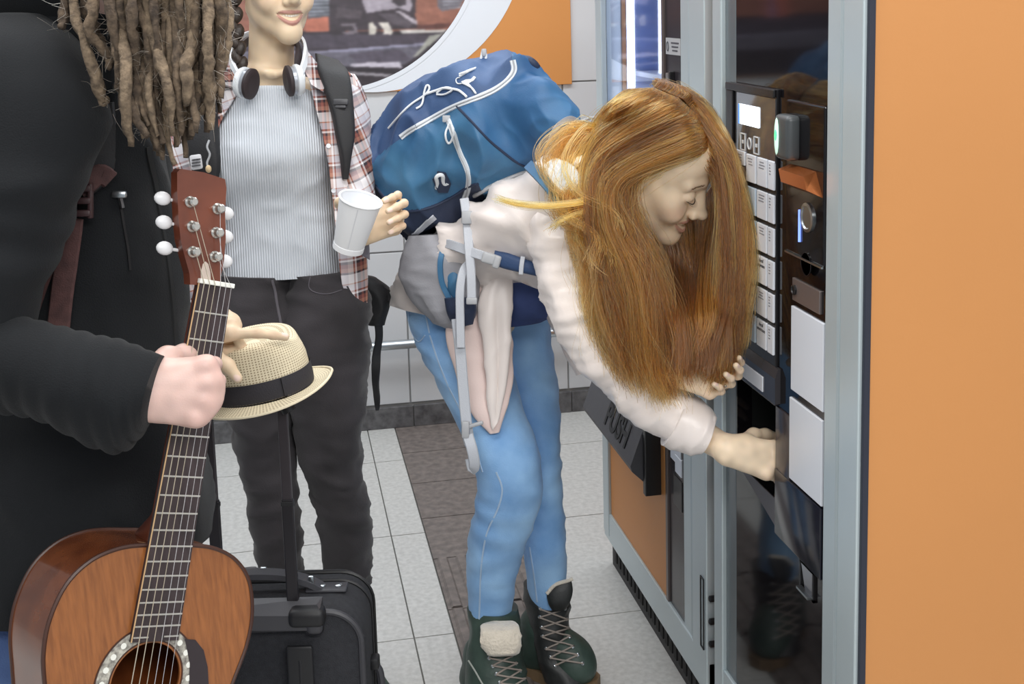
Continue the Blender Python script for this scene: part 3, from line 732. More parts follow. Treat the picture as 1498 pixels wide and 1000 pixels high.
class Hand:
    """five fingers on a palm. dirx: wrist to knuckles; dors: out of the back of the hand; right: a right hand"""
    def __init__(s, wrist, dirx, dors, right=True, sc=1.0, curl=((.5, .6, .4),)*4, splay=(.10, .03, -.04, -.12), thumb=((.55, .72, -.35), (.80, .42, -.35), (.9, .2, -.35)), fat=1.0):
        s.x = nrm(dirx); d = np.asarray(dors, float); s.z = nrm(d-s.x*(d@s.x)); s.y = np.cross(s.z, s.x)*(1 if right else -1); s.w = np.asarray(wrist, float); s.sc = sc; s.fat = fat
        W = s.W; p = []; s.tips = []; s.joints = []
        kn = [(.086, .0265), (.089, .0065), (.083, -.0135), (.074, -.0320)]; ln = [(.042, .024, .021), (.046, .028, .022), (.042, .026, .021), (.033, .019, .018)]
        rad = [.0090, .0094, .0088, .0078]
        p.append(cap(W(-.01, 0, 0), W(.02, 0, 0), .026*fat*sc, .027*fat*sc, .02, 'u', (s.z, .70)))
        p.append(cap(W(.030, .004, -.002), W(.068, -.004, -.002), .031*fat*sc, .034*fat*sc, .02, 'u', (s.z, .42)))
        for (kx, ky), l, r, c, sp in zip(kn, ln, rad, curl, splay):
            p.append(cap(W(.018, ky*.55, .002), W(kx, ky, .003), .0105*sc*fat, (r+.0022)*sc*fat, .012))
            p.append(sph(W(kx-.002, ky, .0055), (r+.0012)*sc*fat, .007))
            a = 0; pos = np.array([kx, ky, .002]); J = [W(*pos)]
            for i in range(3):
                a += c[i]; d_ = np.array([math.cos(a)*math.cos(sp), math.sin(sp)*max(math.cos(a), .25), -math.sin(a)]); d_ /= np.linalg.norm(d_)
                nx_ = pos+d_*l[i]; r0, r1 = r*(1-.10*i), r*(1-.10*(i+1))
                p.append(cap(W(*pos), W(*nx_), r0*sc*fat, r1*sc*fat, .0045)); pos = nx_; J.append(W(*pos))
            s.joints.append(J); up = np.array([math.sin(a), 0, math.cos(a)]); s.tips.append((J[-1]-0.002*sc*nrm(J[-1]-J[-2]), s.V(up), nrm(J[-1]-J[-2]), r*.86*sc*fat))
        pos = np.array([.016, .020, -.008]); J = [W(*pos)]
        for d_, l, r0, r1 in zip(thumb, (.044, .033, .025), (.0155, .0115, .0105), (.0118, .0105, .0086)):
            nx_ = pos+nrm(d_)*l; p.append(cap(W(*pos), W(*nx_), r0*sc*fat, r1*sc*fat, .010)); pos = nx_; J.append(W(*pos))
        s.joints.append(J); td = nrm(J[-1]-J[-2]); tz = s.V((0, .6, .8)); tz = nrm(tz-td*(tz@td)); s.tips.append((J[-1], tz, td, .0088*sc*fat))
        s.p = p
    def W(s, x, y, z): return s.w+s.sc*(s.x*x+s.y*y+s.z*z)
    def V(s, v): return s.x*v[0]+s.y*v[1]+s.z*v[2]
    def tint(s, V, base):
        q = np.asarray(V); col = np.tile(np.asarray(base, float), (len(q), 1)); col *= 1+.025*rnoise(21, 40)(q)[:, None]
        for J in s.joints:
            for j, r in zip(J[:3], (.012, .009, .008)):
                m = np.exp(-(np.linalg.norm(q-j, axis=1)/(r*s.sc))**2)[:, None]; col += m*np.array([4, -9, -9.])
        for c, n, t, r in s.tips:
            e = q-(c+n*r*.8); a, b = e @ t, e @ np.cross(n, t)
            m = ((a/(.0062*s.sc))**2+(b/(.0052*s.sc))**2+((e @ n)/(.0045*s.sc))**2 < 1)[:, None]; col = np.where(m, np.array([232, 204, 190.]), col)
        return lin(np.clip(col, 0, 255))
def body_mesh(name, pieces, label):
    """pieces: list of (verts, quads, colors) joined into the one body mesh"""
    V, Q, C = [], [], []; n = 0
    for v, q_, c in pieces: V.append(v); Q.append(q_+n); C.append(c if len(np.shape(c)) == 2 else np.tile(c, (len(v), 1))); n += len(v)
    o = np_mesh(name, np.vstack(V), np.vstack(Q), M_skin, None, np.vstack(C)); return tag(o, label, 'person')
def piece(prims, vox, tint, it=1, bump=None):
    v, q_ = sdf_mesh(prims, vox); v = relax(v, q_, it, .5); return v, q_, tint(v)
def hair_mat(name, rgb, rough=.3, rnd=.15, tipc=None):
    m = bpy.data.materials.new(name); m.use_nodes = True; nt = m.node_tree; nt.nodes.remove(nt.nodes['Principled BSDF'])
    h = nt.nodes.new('ShaderNodeBsdfHairPrincipled'); h.parametrization = 'COLOR'; h.inputs['Roughness'].default_value = rough; h.inputs['Radial Roughness'].default_value = .45
    h.inputs['Random Roughness'].default_value = .2
    hi = nt.nodes.new('ShaderNodeHairInfo'); r = nt.nodes.new('ShaderNodeValToRGB'); a = lin(rgb)
    r.color_ramp.elements[0].color = tuple(a*(1-rnd*2))+(1,); r.color_ramp.elements[1].color = tuple(np.minimum(a*(1+rnd*2), 1))+(1,)
    nt.links.new(hi.outputs['Random'], r.inputs['Fac'])
    nt.links.new(r.outputs['Color'], h.inputs['Color'])
    nt.links.new(h.outputs[0], nt.nodes['Material Output'].inputs['Surface']); return m
def hair_curves(name, S, rad, material, parent):
    """S: (n strands, m points, 3)"""
    n, m_ = S.shape[:2]; hc = bpy.data.hair_curves.new(name); hc.add_curves([m_]*n)
    hc.attributes['position'].data.foreach_set('vector', S.astype(np.float32).ravel())
    ra = hc.attributes.get('radius') or hc.attributes.new('radius', 'FLOAT', 'POINT'); ra.data.foreach_set('value', np.broadcast_to(rad, (n, m_)).astype(np.float32).ravel())
    hc.materials.append(material); o = bpy.data.objects.new(name, hc); COL.objects.link(o)
    if parent is not None: o.parent = parent; o.matrix_parent_inverse = wm(parent).inverted()
    return o
def strands(guides, n, m_=22, seed=1, clump=.010, jit=.003, deep=.015, nclump=60, wave=.003, cut=.25, frizz=.0):
    g = np.random.default_rng(seed); G = np.array([crom([q_ if isinstance(q_, np.ndarray) else P(*q_) for q_ in gd], m_) for gd in guides]); K = len(G)
    cu = g.uniform(0, K-1, nclump); co = g.normal(size=(nclump, 3)); cph = g.uniform(0, 6.28, nclump); cf = g.uniform(1.0, 2.6, nclump); cd = g.uniform(-1, 1, nclump)
    id_ = g.integers(0, nclump, n); u = np.clip(cu[id_]+g.normal(size=n)*.22, 0, K-1.001); i = u.astype(int); f = (u-i)[:, None, None]
    S = G[i]*(1-f)+G[i+1]*f; t = np.linspace(0, 1, m_)[None, :, None]; grow = np.clip(t*3, .12, 1)
    S = S+co[id_][:, None]*clump*grow*t**.5+g.normal(size=(n, 1, 3))*jit*grow
    S = S-FWD*(cd[id_][:, None, None]*.8+g.uniform(-1, 1, (n, 1, 1))*.5)*deep*grow
    S = S+RGT*np.sin(t*6.28*cf[id_][:, None, None]+cph[id_][:, None, None]+g.normal(size=(n, 1, 1))*.3)*wave*t*2
    if frizz: S = S+np.cumsum(g.normal(size=(n, m_, 3))*frizz, 1)
    # uneven ends
    c = 1-g.uniform(0, cut, n)**1.5; tt = np.linspace(0, 1, m_)[None]*c[:, None]*(m_-1); j = np.minimum(tt.astype(int), m_-2); fr = (tt-j)[..., None]
    a = np.arange(n)[:, None]; return S[a, j]*(1-fr)+S[a, j+1]*fr
# ------------------------------------------------------------------ the red-haired woman at the machine
HR = Head(P(957, 243, 2.29), CV(.84, -.50, .21), CV(.36, .76, .54), 1.05, 1.2)
r_hand = Hand(P(1072, 660, 2.185), (.93, -.12, -.24), (-.30, -.80, .42), True, .89, curl=((.35, .45, .3), (.4, .5, .3), (.45, .55, .3), (.5, .6, .35)), thumb=((.7, .55, -.45), (.9, .2, -.4), (.95, .05, -.3)))
l_hand = Hand(P(990, 544, 2.205), CV(.93, -.18, .06), CV(-.10, -.50, -.85), False, .86, curl=((.62, .85, .5), (.75, .9, .5), (.85, .95, .5), (.95, 1.0, .5)), splay=(.05, .0, -.03, -.06), thumb=((.70, .50, -.45), (.95, .05, -.30), (.98, -.10, -.10)))
RJ = dict(pel=P(680, 425, 2.75), chest=P(795, 318, 2.50), neck=P(872, 275, 2.33), rs=P(822, 325, 2.41), re=P(886, 545, 2.29), ls=P(880, 275, 2.55), le=P(930, 455, 2.50),
          rh=P(672, 465, 2.70), rk=P(742, 715, 2.62), ra=P(716, 940, 2.73), lh=P(752, 465, 2.86), lk=P(795, 720, 2.76), la=P(802, 905, 2.845))
skR = lambda v: np.tile(lin(SKIN_R), (len(v), 1))
bp = [cap(RJ['pel'], RJ['chest'], .055, .075, .03), cap(RJ['chest'], RJ['neck'], .075, .045, .03), cap(RJ['rs'], RJ['re'], .034, .026, .02), cap(RJ['re'], P(995, 622, 2.243), .022, .018, .02),
      cap(RJ['chest'], RJ['rs'], .06, .045, .03), cap(RJ['chest'], RJ['ls'], .06, .045, .03), cap(RJ['ls'], RJ['le'], .034, .026, .02), cap(RJ['le'], l_hand.W(-.06, 0, 0), .026, .020, .02),
      cap(RJ['rh'], RJ['rk'], .050, .036, .03), cap(RJ['rk'], RJ['ra'], .034, .022, .02), cap(RJ['lh'], RJ['lk'], .050, .036, .03), cap(RJ['lk'], RJ['la'], .034, .022, .02), cap(RJ['rh'], RJ['lh'], .06, .06, .03),
      cap(RJ['neck'], HR.L(0, -.02, -.07), .046, .044, .02)]
fa = [cap(P(1030, 637, 2.232), r_hand.W(-.01, 0, 0), .027, .0235, .015, 'u', (r_hand.z, .86))]
la_ = [cap(RJ['le']*.35+l_hand.w*.65, l_hand.W(-.01, 0, 0), .031, .025, .015)]
red = body_mesh('person', [piece(bp, .008, skR, 2), piece(HR.prims(RJ['neck'], .046), .0017, lambda v: HR.tint(v, SKIN_R, (196, 150, 132), 8), 1),
                           piece(r_hand.p+fa, .0019, lambda v: r_hand.tint(v, SKIN_R)), piece(l_hand.p+la_, .0019, lambda v: l_hand.tint(v, SKIN_R))],
                'woman with very long red hair bending to reach into the black glass drinks machine')
HR.teeth(red); HR.lash(red, 1, -.0040, .0035); HR.lash(red, -1, -.0040, .0035); HR.brow(red, 1, (128, 92, 60)); HR.brow(red, -1, (128, 92, 60))
j = l_hand.joints[2]; ring_c = j[0]*.45+j[1]*.55; ax_ = nrm(j[1]-j[0]); u_ = nrm(np.cross(ax_, FWD)); v_ = np.cross(ax_, u_)
MB().tube([ring_c+.0100*(math.cos(a)*u_+math.sin(a)*v_) for a in np.linspace(0, 6.283, 24)], .0016, 6, caps=False).ball(ring_c-FWD*.0112, (.003, .003, .0026)).build('finger_ring', M_steel, red)

# --- jeans
M_denim = mat('light_denim', (158, 200, 240), .85, rgb2=(116, 162, 214), scale=9, bump=.22, bscale=420, sheen=.1)
M_stitch = mat('denim_stitch', (172, 196, 222), .8)
def legs(rows, fold, n=70, k=44, power=2.2): return loft2(rows, n=n, k=k, fold=fold, power=power)
near_rows = [(592, 432, 745, 455, 2.72, 2.74, .125), (596, 462, 748, 470, 2.71, 2.73, .125), (610, 505, 742, 505, 2.68, 2.69, .105), (636, 555, 752, 552, 2.66, 2.66, .095), (664, 612, 768, 605, 2.63, 2.63, .085),
             (690, 668, 787, 655, 2.61, 2.60, .078), (700, 712, 794, 712, 2.61, 2.60, .070), (690, 760, 781, 765, 2.63, 2.63, .064), (684, 805, 766, 805, 2.66, 2.66, .062), (684, 850, 755, 850, 2.69, 2.69, .056), (688, 895, 747, 893, 2.71, 2.71, .047), (694, 935, 742, 932, 2.72, 2.72, .042)]
far_rows = [(690, 425, 800, 432, 2.86, 2.86, .10), (700, 462, 806, 470, 2.87, 2.87, .105), (720, 510, 808, 510, 2.85, 2.84, .095), (738, 560, 815, 560, 2.82, 2.82, .085), (752, 612, 820, 610, 2.79, 2.79, .078),
            (764, 660, 820, 660, 2.77, 2.77, .070), (768, 705, 821, 705, 2.76, 2.76, .066), (765, 760, 826, 758, 2.78, 2.78, .062), (766, 810, 828, 808, 2.80, 2.80, .058), (772, 855, 827, 852, 2.82, 2.82, .05), (780, 905, 822, 902, 2.84, 2.84, .044)]
knee_n = rings(3, .006, 15, .50, .80, .9); knee_f = rings(8, .005, 15, .42, .72, .8); hipf = rings(13, .006, 14, .02, .34, 1.4)
jm = MB(); v, f = legs(near_rows, addf(knee_n, hipf, folds(5, .0028, 5, (1, 1, 2)))); jm.add(v, f)
v, f = legs(far_rows, addf(knee_f, hipf, folds(6, .0028, 5, (1, 1, 2)))); jm.add(v, f)
jeans = jm.build('jeans', M_denim, red, auto=75)
bj = bvh_of(jeans)
for k_, pts in enumerate([[(622, 455), (632, 500), (654, 560), (686, 625), (706, 690)], [(726, 690), (735, 715), (728, 745), (712, 780), (704, 830), (702, 880), (701, 905)], [(775, 800), (781, 840), (786, 880)]]):
    p_, n_ = on_surf(bj, pts, 40, .0006); MB().ribbon(p_, n_, .004, .0018).build('seam', M_stitch, jeans)
p_, n_ = on_surf(bj, [(597, 452), (600, 480), (612, 500), (622, 490)], 20, .0008); MB().tube(p_, .0013, 5).build('pocket_edge', M_stitch, jeans)
# waistband with the dark knotted front
M_waist = mat('waist_indigo', (62, 78, 128), .85, var=.15, scale=12, bump=.2, bscale=300)
loft_obj('waistband', [(728, 404, 806, 416, 2.60, 2.66, .05), (728, 425, 812, 432, 2.60, 2.66, .055), (732, 452, 812, 455, 2.61, 2.67, .05), (738, 478, 790, 470, 2.64, 2.68, .03)], M_waist, jeans, n=30, k=28, fold=folds(17, .008, 9))

# --- blouse
M_blouse = mat('blouse_pink_white', (236, 226, 221), .32, var=.02, scale=4, bump=.05, bscale=300, sheen=.3)
tm = MB()
trs = [(586, 445, 738, 462, 2.75, 2.72, .150), (590, 415, 742, 428, 2.75, 2.70, .150), (628, 368, 772, 416, 2.71, 2.62, .145), (670, 334, 798, 424, 2.65, 2.55, .150), (728, 302, 830, 415, 2.58, 2.48, .155), (784, 272, 858, 392, 2.52, 2.43, .160), (826, 240, 885, 350, 2.44, 2.37, .150), (868, 244, 905, 312, 2.35, 2.31, .09)]
v, f = loft2(trs, n=70, k=56, power=2.3, fold=addf(folds(31, .020, 4.2, (2.6, 1, 1)), folds(32, .006, 7, (1, 1, 1.6)), folds(33, .003, 16))); tm.add(v, f)
blouse = tm.build('blouse', M_blouse, red, auto=80)
M_sleeve = M_blouse
srs = [(800, 262, 862, 262, 2.47, 2.43, .070), (779, 300, 866, 285, 2.43, 2.39, .074), (773, 340, 872, 318, 2.40, 2.37, .073), (780, 385, 880, 362, 2.38, 2.35, .068), (797, 440, 890, 415, 2.35, 2.32, .062), (820, 492, 903, 462, 2.33, 2.30, .058),
       (852, 538, 928, 497, 2.31, 2.28, .056), (890, 580, 958, 524, 2.29, 2.27, .056), (932, 615, 988, 553, 2.27, 2.25, .052), (976, 640, 1016, 582, 2.25, 2.23, .046), (1016, 655, 1046, 612, 2.235, 2.215, .040)]
sv, sf = loft2(srs, n=110, k=48, power=2.1, fold=addf(rings(41, .0075, 30, .20, .84, 2.4), folds(42, .006, 6, (1, 1, 1.5)), rings(44, .005, 11, 0., .5, 3.0), folds(46, .0025, 16)))
MB().add(sv, sf).build('sleeve', M_blouse, blouse, auto=80)
c0, c1 = loft2([(966, 648, 1003, 577, 2.255, 2.232, .0535), (986, 656, 1024, 585, 2.247, 2.225, .0515), (1005, 661, 1037, 598, 2.238, 2.215, .048), (1022, 660, 1047, 612, 2.23, 2.21, .043)], n=24, k=40, fold=folds(43, .002, 12)), None
MB().add(*c0).build('cuff', M_blouse, blouse, auto=80)
lrs = [(880, 262, 915, 300, 2.58, 2.55, .06), (905, 340, 960, 350, 2.55, 2.53, .055), (925, 420, 968, 425, 2.52, 2.50, .05), (940, 480, 985, 475, 2.46, 2.44, .048), (968, 545, 1000, 515, 2.34, 2.33, .042), (986, 566, 1008, 526, 2.255, 2.25, .038)]
loft_obj('sleeve', lrs, M_blouse, blouse, n=50, k=32, fold=rings(45, .006, 14, .2, 1., 1.4))
# hanging front tails
tl = [(690, 392, 748, 392, 2.575, 2.57, .012), (672, 432, 746, 428, 2.565, 2.56, .016), (656, 482, 742, 470, 2.555, 2.555, .018), (668, 530, 744, 515, 2.545, 2.55, .016), (686, 575, 742, 560, 2.54, 2.54, .013), (702, 612, 735, 602, 2.53, 2.53, .009), (718, 634, 728, 632, 2.53, 2.53, .004)]
def drape(V, u, v): return .010*np.sin(v*6.283*2+u*2.0)*np.clip(u*3, 0, 1)*np.clip((1.05-u)*3, 0, 1)
loft_obj('front_tail', tl, mat('blouse_tail', (232, 210, 204), .5, bump=.08, bscale=300), blouse, n=50, k=48, fold=addf(drape, folds(47, .003, 8)))
loft_obj('front_tail', [(716, 396, 750, 390, 2.55, 2.545, .008), (704, 440, 746, 428, 2.54, 2.535, .012), (710, 490, 743, 470, 2.53, 2.525, .013), (715, 540, 742, 515, 2.525, 2.52, .012), (718, 590, 737, 570, 2.52, 2.52, .009), (721, 628, 730, 614, 2.52, 2.52, .004)], M_blouse, blouse, n=40, k=36, fold=addf(drape, folds(49, .003, 9)))
loft_obj('front_tail', [(800, 455, 826, 452, 2.62, 2.62, .02), (812, 490, 838, 484, 2.60, 2.60, .016), (826, 520, 850, 512, 2.58, 2.58, .012), (844, 548, 856, 543, 2.57, 2.57, .006)], M_blouse, blouse, n=30, k=32, fold=folds(48, .006, 9))

# --- boots
M_boot = mat('boot_green', (66, 84, 76), .5, rgb2=(40, 56, 50), scale=14, bump=.15, bscale=120)
M_bootd = mat('boot_dark', (38, 40, 40), .5, var=.2, scale=20, bump=.15, bscale=120)
M_sole = mat('boot_sole', (120, 98, 72), .7, var=.1, scale=30)
M_fleece = mat('shearling', (222, 212, 196), .95, var=.06, scale=60, bump=.8, bscale=180, sheen=.6)
M_lace = mat('lace', (150, 140, 132), .85)
def boot(name, ank, toe, shaft_rows, mshaft, parent):
    ank = np.array(ank); toe = np.array(toe); d = nrm(toe-ank)*np.array([1, 1, 0]); d = nrm(d); s_ = np.cross(d, (0, 0, 1))
    B = lambda x, y, z: np.array([ank[0], ank[1], 0])+d*x+s_*y+np.array([0, 0, z])
    L_ = np.linalg.norm((toe-ank)[:2])
    p = [cap(B(-.045, 0, .055), B(-.02, 0, .12), .038, .044, .03), cap(B(-.045, 0, .050), B(.06, 0, .060), .036, .040, .03), cap(B(.06, 0, .060), B(L_-.045, .004, .050), .042, .040, .03, 'u', (s_, 1.1)), cap(B(-.01, 0, .11), B(.07, 0, .075), .042, .036, .03)]
    vv, qq = sdf_mesh(p, .005); vv = relax(vv, qq, 3)
    b = np_mesh(name, vv, qq, M_boot, parent)
    sl = MB(); prof = [(-.085, .0, .030), (-.07, .034, .03), (.0, .036, 0), (.06, .046, 0), (L_-.04, .046, 0), (L_-.008, .028, 0), (L_, .0, 0)]
    out = [B(x, y, 0.001) for x, y, _ in prof]+[B(x, -y, 0.001) for x, y, _ in prof[::-1][1:-1]]
    sl.prism(out, (0, 0, 1), .026).build('sole', M_sole, b, smooth=False)
    sh = loft_obj('shaft', shaft_rows, mshaft, b, n=40, k=36, power=2.2, fold=folds(int(abs(ank[0])*1000), .0035, 9), cap=True)
    return b, sh, B
near_b, near_s, Bn = boot('boot', P(716, 965, 2.71), P(768, 1062, 2.62), [(684, 884, 757, 890, 2.725, 2.72, .062), (687, 910, 760, 915, 2.72, 2.715, .064), (685, 945, 764, 950, 2.71, 2.70, .066), (682, 985, 770, 990, 2.69, 2.68, .066), (684, 1020, 774, 1030, 2.67, 2.66, .06)], M_boot, red)
far_b, far_s, Bf = boot('boot', P(800, 955, 2.84), P(874, 1016, 2.775), [(765, 853, 832, 868, 2.85, 2.845, .060), (768, 880, 834, 885, 2.845, 2.84, .060), (776, 915, 834, 920, 2.84, 2.83, .060), (788, 955, 846, 955, 2.83, 2.81, .060), (796, 990, 864, 985, 2.81, 2.79, .058)], M_bootd, red)
# shearling tongue folded over the near boot; dark tongue with a pale edge on the far one
loft_obj('fleece_tongue', [(708, 913, 756, 911, 2.640, 2.640, .018), (703, 920, 761, 918, 2.632, 2.632, .026), (703, 936, 762, 934, 2.628, 2.628, .027), (708, 950, 760, 950, 2.628, 2.628, .024), (716, 957, 754, 956, 2.632, 2.632, .012)], M_fleece, near_b, n=24, k=28, power=3, fold=folds(61, .0035, 22))
loft_obj('tongue', [(806, 856, 836, 848, 2.775, 2.775, .006), (800, 868, 838, 864, 2.772, 2.772, .010), (802, 882, 834, 880, 2.77, 2.77, .010), (808, 893, 826, 892, 2.775, 2.775, .006)], M_bootd, far_b, n=20, k=24)
MB().tube(crom([P(800, 868, 2.768), P(812, 855, 2.768), P(830, 849, 2.768), P(838, 846, 2.768)], 16), .0042, 8).build('fleece_edge', M_fleece, far_b)
def lacing(bv, L, Rr, parent, rE=.0042):
    for i, (a, b) in enumerate(zip(L, Rr)):
        for q in (a, b):
            p_, n_ = on_surf(bv, [q, (q[0]+.5, q[1])], 4, .001); MB().lathe(p_[0], n_[0], [(rE, 0), (rE, .0018), (rE*.6, .0028), (rE*.45, .001), (0, .001)], 12).build('eyelet', M_steel, parent)
    m = MB()
    for i in range(len(L)-1):
        for a, b in ((L[i], Rr[i+1]), (Rr[i], L[i+1])):
            p_, n_ = on_surf(bv, [a, ((a[0]+b[0])/2, (a[1]+b[1])/2), b], 12, .0045+.0015*(a in L)); m.tube(p_, .0019, 6)
    m.build('lace', M_lace, parent)
lacing(bvh_of(far_s, far_b), [(790, 890), (790, 902), (792, 917), (794, 930), (799, 948), (805, 961), (812, 973)], [(826, 890), (828, 905), (830, 918), (833, 932), (838, 946), (845, 958), (852, 970)], far_b)
lacing(bvh_of(near_s, near_b), [(716, 962), (721, 974), (726, 985), (731, 998), (738, 1012)], [(748, 958), (754, 970), (760, 981), (766, 994), (772, 1008)], near_b)
MB().tube(on_surf(bvh_of(near_s), [(686, 966), (696, 982), (706, 1000), (716, 1015)], 14, .001)[0], .002, 6).build('welt_line', mat('welt_grey', (160, 164, 158), .6), near_b)

# --- hair
M_redmass = mat('red_hair_mass', (104, 68, 32), .6, rgb2=(70, 44, 22), scale=30, bump=.3, bscale=60, stretch=(6, 6, 1))
M_redA, M_redB, M_redC = hair_mat('red_hair', (134, 82, 32), .26, .26), hair_mat('red_hair_gold', (190, 130, 54), .24, .2), hair_mat('red_hair_dark', (78, 46, 20), .3, .2)
near_g = [[(1004, 224, 2.245), (968, 232, 2.225), (934, 256, 2.215), (922, 296, 2.22), (938, 340, 2.22), (960, 395, 2.21), (974, 465, 2.20), (986, 530, 2.20), (1004, 582, 2.20)],
          [(1000, 210, 2.24), (950, 218, 2.22), (908, 254, 2.21), (898, 318, 2.21), (918, 380, 2.205), (938, 450, 2.20), (954, 520, 2.20), (968, 580, 2.20)],
          [(995, 196, 2.24), (934, 196, 2.22), (884, 241, 2.215), (874, 310, 2.21), (886, 380, 2.21), (905, 450, 2.205), (924, 512, 2.205), (938, 562, 2.205)],
          [(990, 178, 2.24), (930, 170, 2.225), (880, 214, 2.23), (864, 286, 2.235), (870, 370, 2.24), (880, 440, 2.23), (894, 500, 2.225), (906, 545, 2.225)],
          [(985, 162, 2.245), (934, 152, 2.25), (892, 186, 2.27), (868, 256, 2.29), (864, 340, 2.28), (868, 410, 2.265), (874, 465, 2.25)],
          [(982, 150, 2.27), (936, 146, 2.30), (886, 184, 2.34), (852, 246, 2.36), (848, 305, 2.33), (868, 370, 2.28)]]
far_g = [[(1006, 224, 2.245), (1032, 230, 2.235), (1054, 260, 2.22), (1062, 320, 2.20), (1060, 380, 2.19), (1054, 450, 2.18), (1046, 520, 2.18), (1038, 562, 2.18)],
         [(1002, 206, 2.24), (1038, 210, 2.23), (1069, 256, 2.21), (1080, 330, 2.195), (1080, 400, 2.185), (1072, 470, 2.18), (1060, 540, 2.18)],
         [(996, 182, 2.24), (1034, 178, 2.235), (1064, 226, 2.22), (1082, 300, 2.20), (1088, 380, 2.19), (1086, 440, 2.185), (1078, 505, 2.185)],
         [(988, 154, 2.25), (1020, 148, 2.26), (1046, 186, 2.27), (1062, 250, 2.25), (1070, 330, 2.22), (1074, 420, 2.20), (1068, 500, 2.19)]]
back_g = [[(955, 340, 2.37), (962, 400, 2.33), (966, 470, 2.23), (972, 545, 2.18)], [(985, 335, 2.40), (994, 400, 2.35), (995, 470, 2.21), (1000, 550, 2.165)], [(1015, 310, 2.385), (1022, 400, 2.33), (1022, 470, 2.19), (1022, 530, 2.155)], [(1047, 264, 2.33), (1050, 330, 2.30), (1050, 400, 2.26), (1046, 470, 2.17), (1040, 525, 2.15)]]
hv, hq = sdf_mesh([ell(HR.L(0, -.022, .046), HR.A, np.array([.085, .097, .087])*.98, .02)], .004)
hair = np_mesh('hair', hv, hq, M_redmass, red)
def skull(al, th, o=.008):
    al = math.radians(al); return HR.L((.085+o)*math.sin(th), -.022+(.097+o)*math.cos(th)*math.cos(al), .046+(.087+o)*math.cos(th)*math.sin(al))
for G_, AL, sg, drop in ((near_g, (30, 44, 62, 86, 112, 138), 1, 2), (far_g, (30, 52, 82, 112), -1, 1)):
    for k_, gd in enumerate(G_): G_[k_] = [skull(AL[k_], .04*sg), skull(AL[k_], .32*sg, .012), skull(AL[k_]+3*k_, .66*sg, .014)]+gd[drop:]
def curtain(g1, g2, th, sd):
    a, b = crom([q for q in g1 if len(q) == 3 and not isinstance(q, np.ndarray)], 14), crom([q for q in g2 if not isinstance(q, np.ndarray)], 14)
    return loft2([(x[0], x[1], y[0], y[1], x[2]+.03, y[2]+.03, th*(1 if 0 < i < 13 else .5)) for i, (x, y) in enumerate(zip(a, b))][1:11], n=40, k=28, fold=folds(sd, .004, 14, (2, 2, .3)))
hm = MB(); hm.add(*curtain(near_g[0], near_g[3], .018, 71)); hm.build('hair_underlayer', M_redmass, hair)
hm = MB(); hm.add(*curtain(far_g[0], far_g[2], .018, 72)); hm.build('hair_underlayer', M_redmass, hair)
RW = np.linspace(.00050, .00026, 22)[None]
for mt, n1, n2, sd in ((M_redA, 4600, 3000, 2), (M_redB, 2300, 1500, 12), (M_redC, 2300, 1900, 22)):
    hair_curves('hair_strands', strands(near_g, n1, seed=sd, deep=.026, clump=.013, nclump=70, wave=.006, cut=.34), RW, mt, hair)
    hair_curves('hair_strands', strands(far_g, n2, seed=sd+1, deep=.020, clump=.009, nclump=50, wave=.004, cut=.30), RW, mt, hair)
hair_curves('hair_strands', strands(back_g, 4600, seed=4, deep=.03, clump=.014, nclump=50), RW, M_redC, hair)  # mostly the dark tone: inner shade behind the face put into colour
hair_curves('hair_strands', strands(back_g, 1600, seed=5, deep=.03, clump=.014, nclump=50), RW, M_redA, hair)
side_g = [[(950, 165, 2.28), (884, 188, 2.30), (840, 190, 2.30), (812, 228, 2.28), (826, 285, 2.25), (858, 318, 2.22), (880, 352, 2.2)], [(935, 190, 2.26), (868, 218, 2.27), (838, 258, 2.26), (852, 312, 2.23), (890, 336, 2.24), (905, 372, 2.2)],
          [(925, 210, 2.24), (864, 248, 2.26), (846, 300, 2.24), (876, 345, 2.21), (900, 400, 2.18)]]
for mt, n1, sd in ((M_redA, 900, 6), (M_redB, 380, 16)): hair_curves('hair_strands', strands(side_g, n1, seed=sd, deep=.022, clump=.022, nclump=24, wave=.010), RW, mt, hair)
lock_g = [[(905, 245, 2.22), (870, 285, 2.20), (822, 297, 2.20), (770, 297, 2.22), (722, 286, 2.26)], [(895, 260, 2.22), (865, 300, 2.20), (838, 311, 2.20), (815, 322, 2.20), (798, 336, 2.21)], [(890, 300, 2.22), (858, 332, 2.20), (832, 318, 2.21), (806, 300, 2.22)]]
for k_, lg in enumerate(lock_g[:2]): hair_curves('hair_strands', strands([lg, [(q[0]+2, q[1]+7, q[2]) for q in lg]], (90, 40, 0)[k_], seed=31+k_, deep=.002, clump=.0035, jit=.0018, nclump=6, cut=.3), RW*.9, M_redB, hair)
hair_curves('hair_strands', strands(near_g, 320, seed=9, deep=.05, clump=.026, nclump=110, wave=.014, frizz=.0007), RW*.6, M_redB, hair)
hair_curves('hair_strands', strands(far_g, 160, seed=10, deep=.02, clump=.014, nclump=60, wave=.008, frizz=.0006), RW*.6, M_redA, hair)
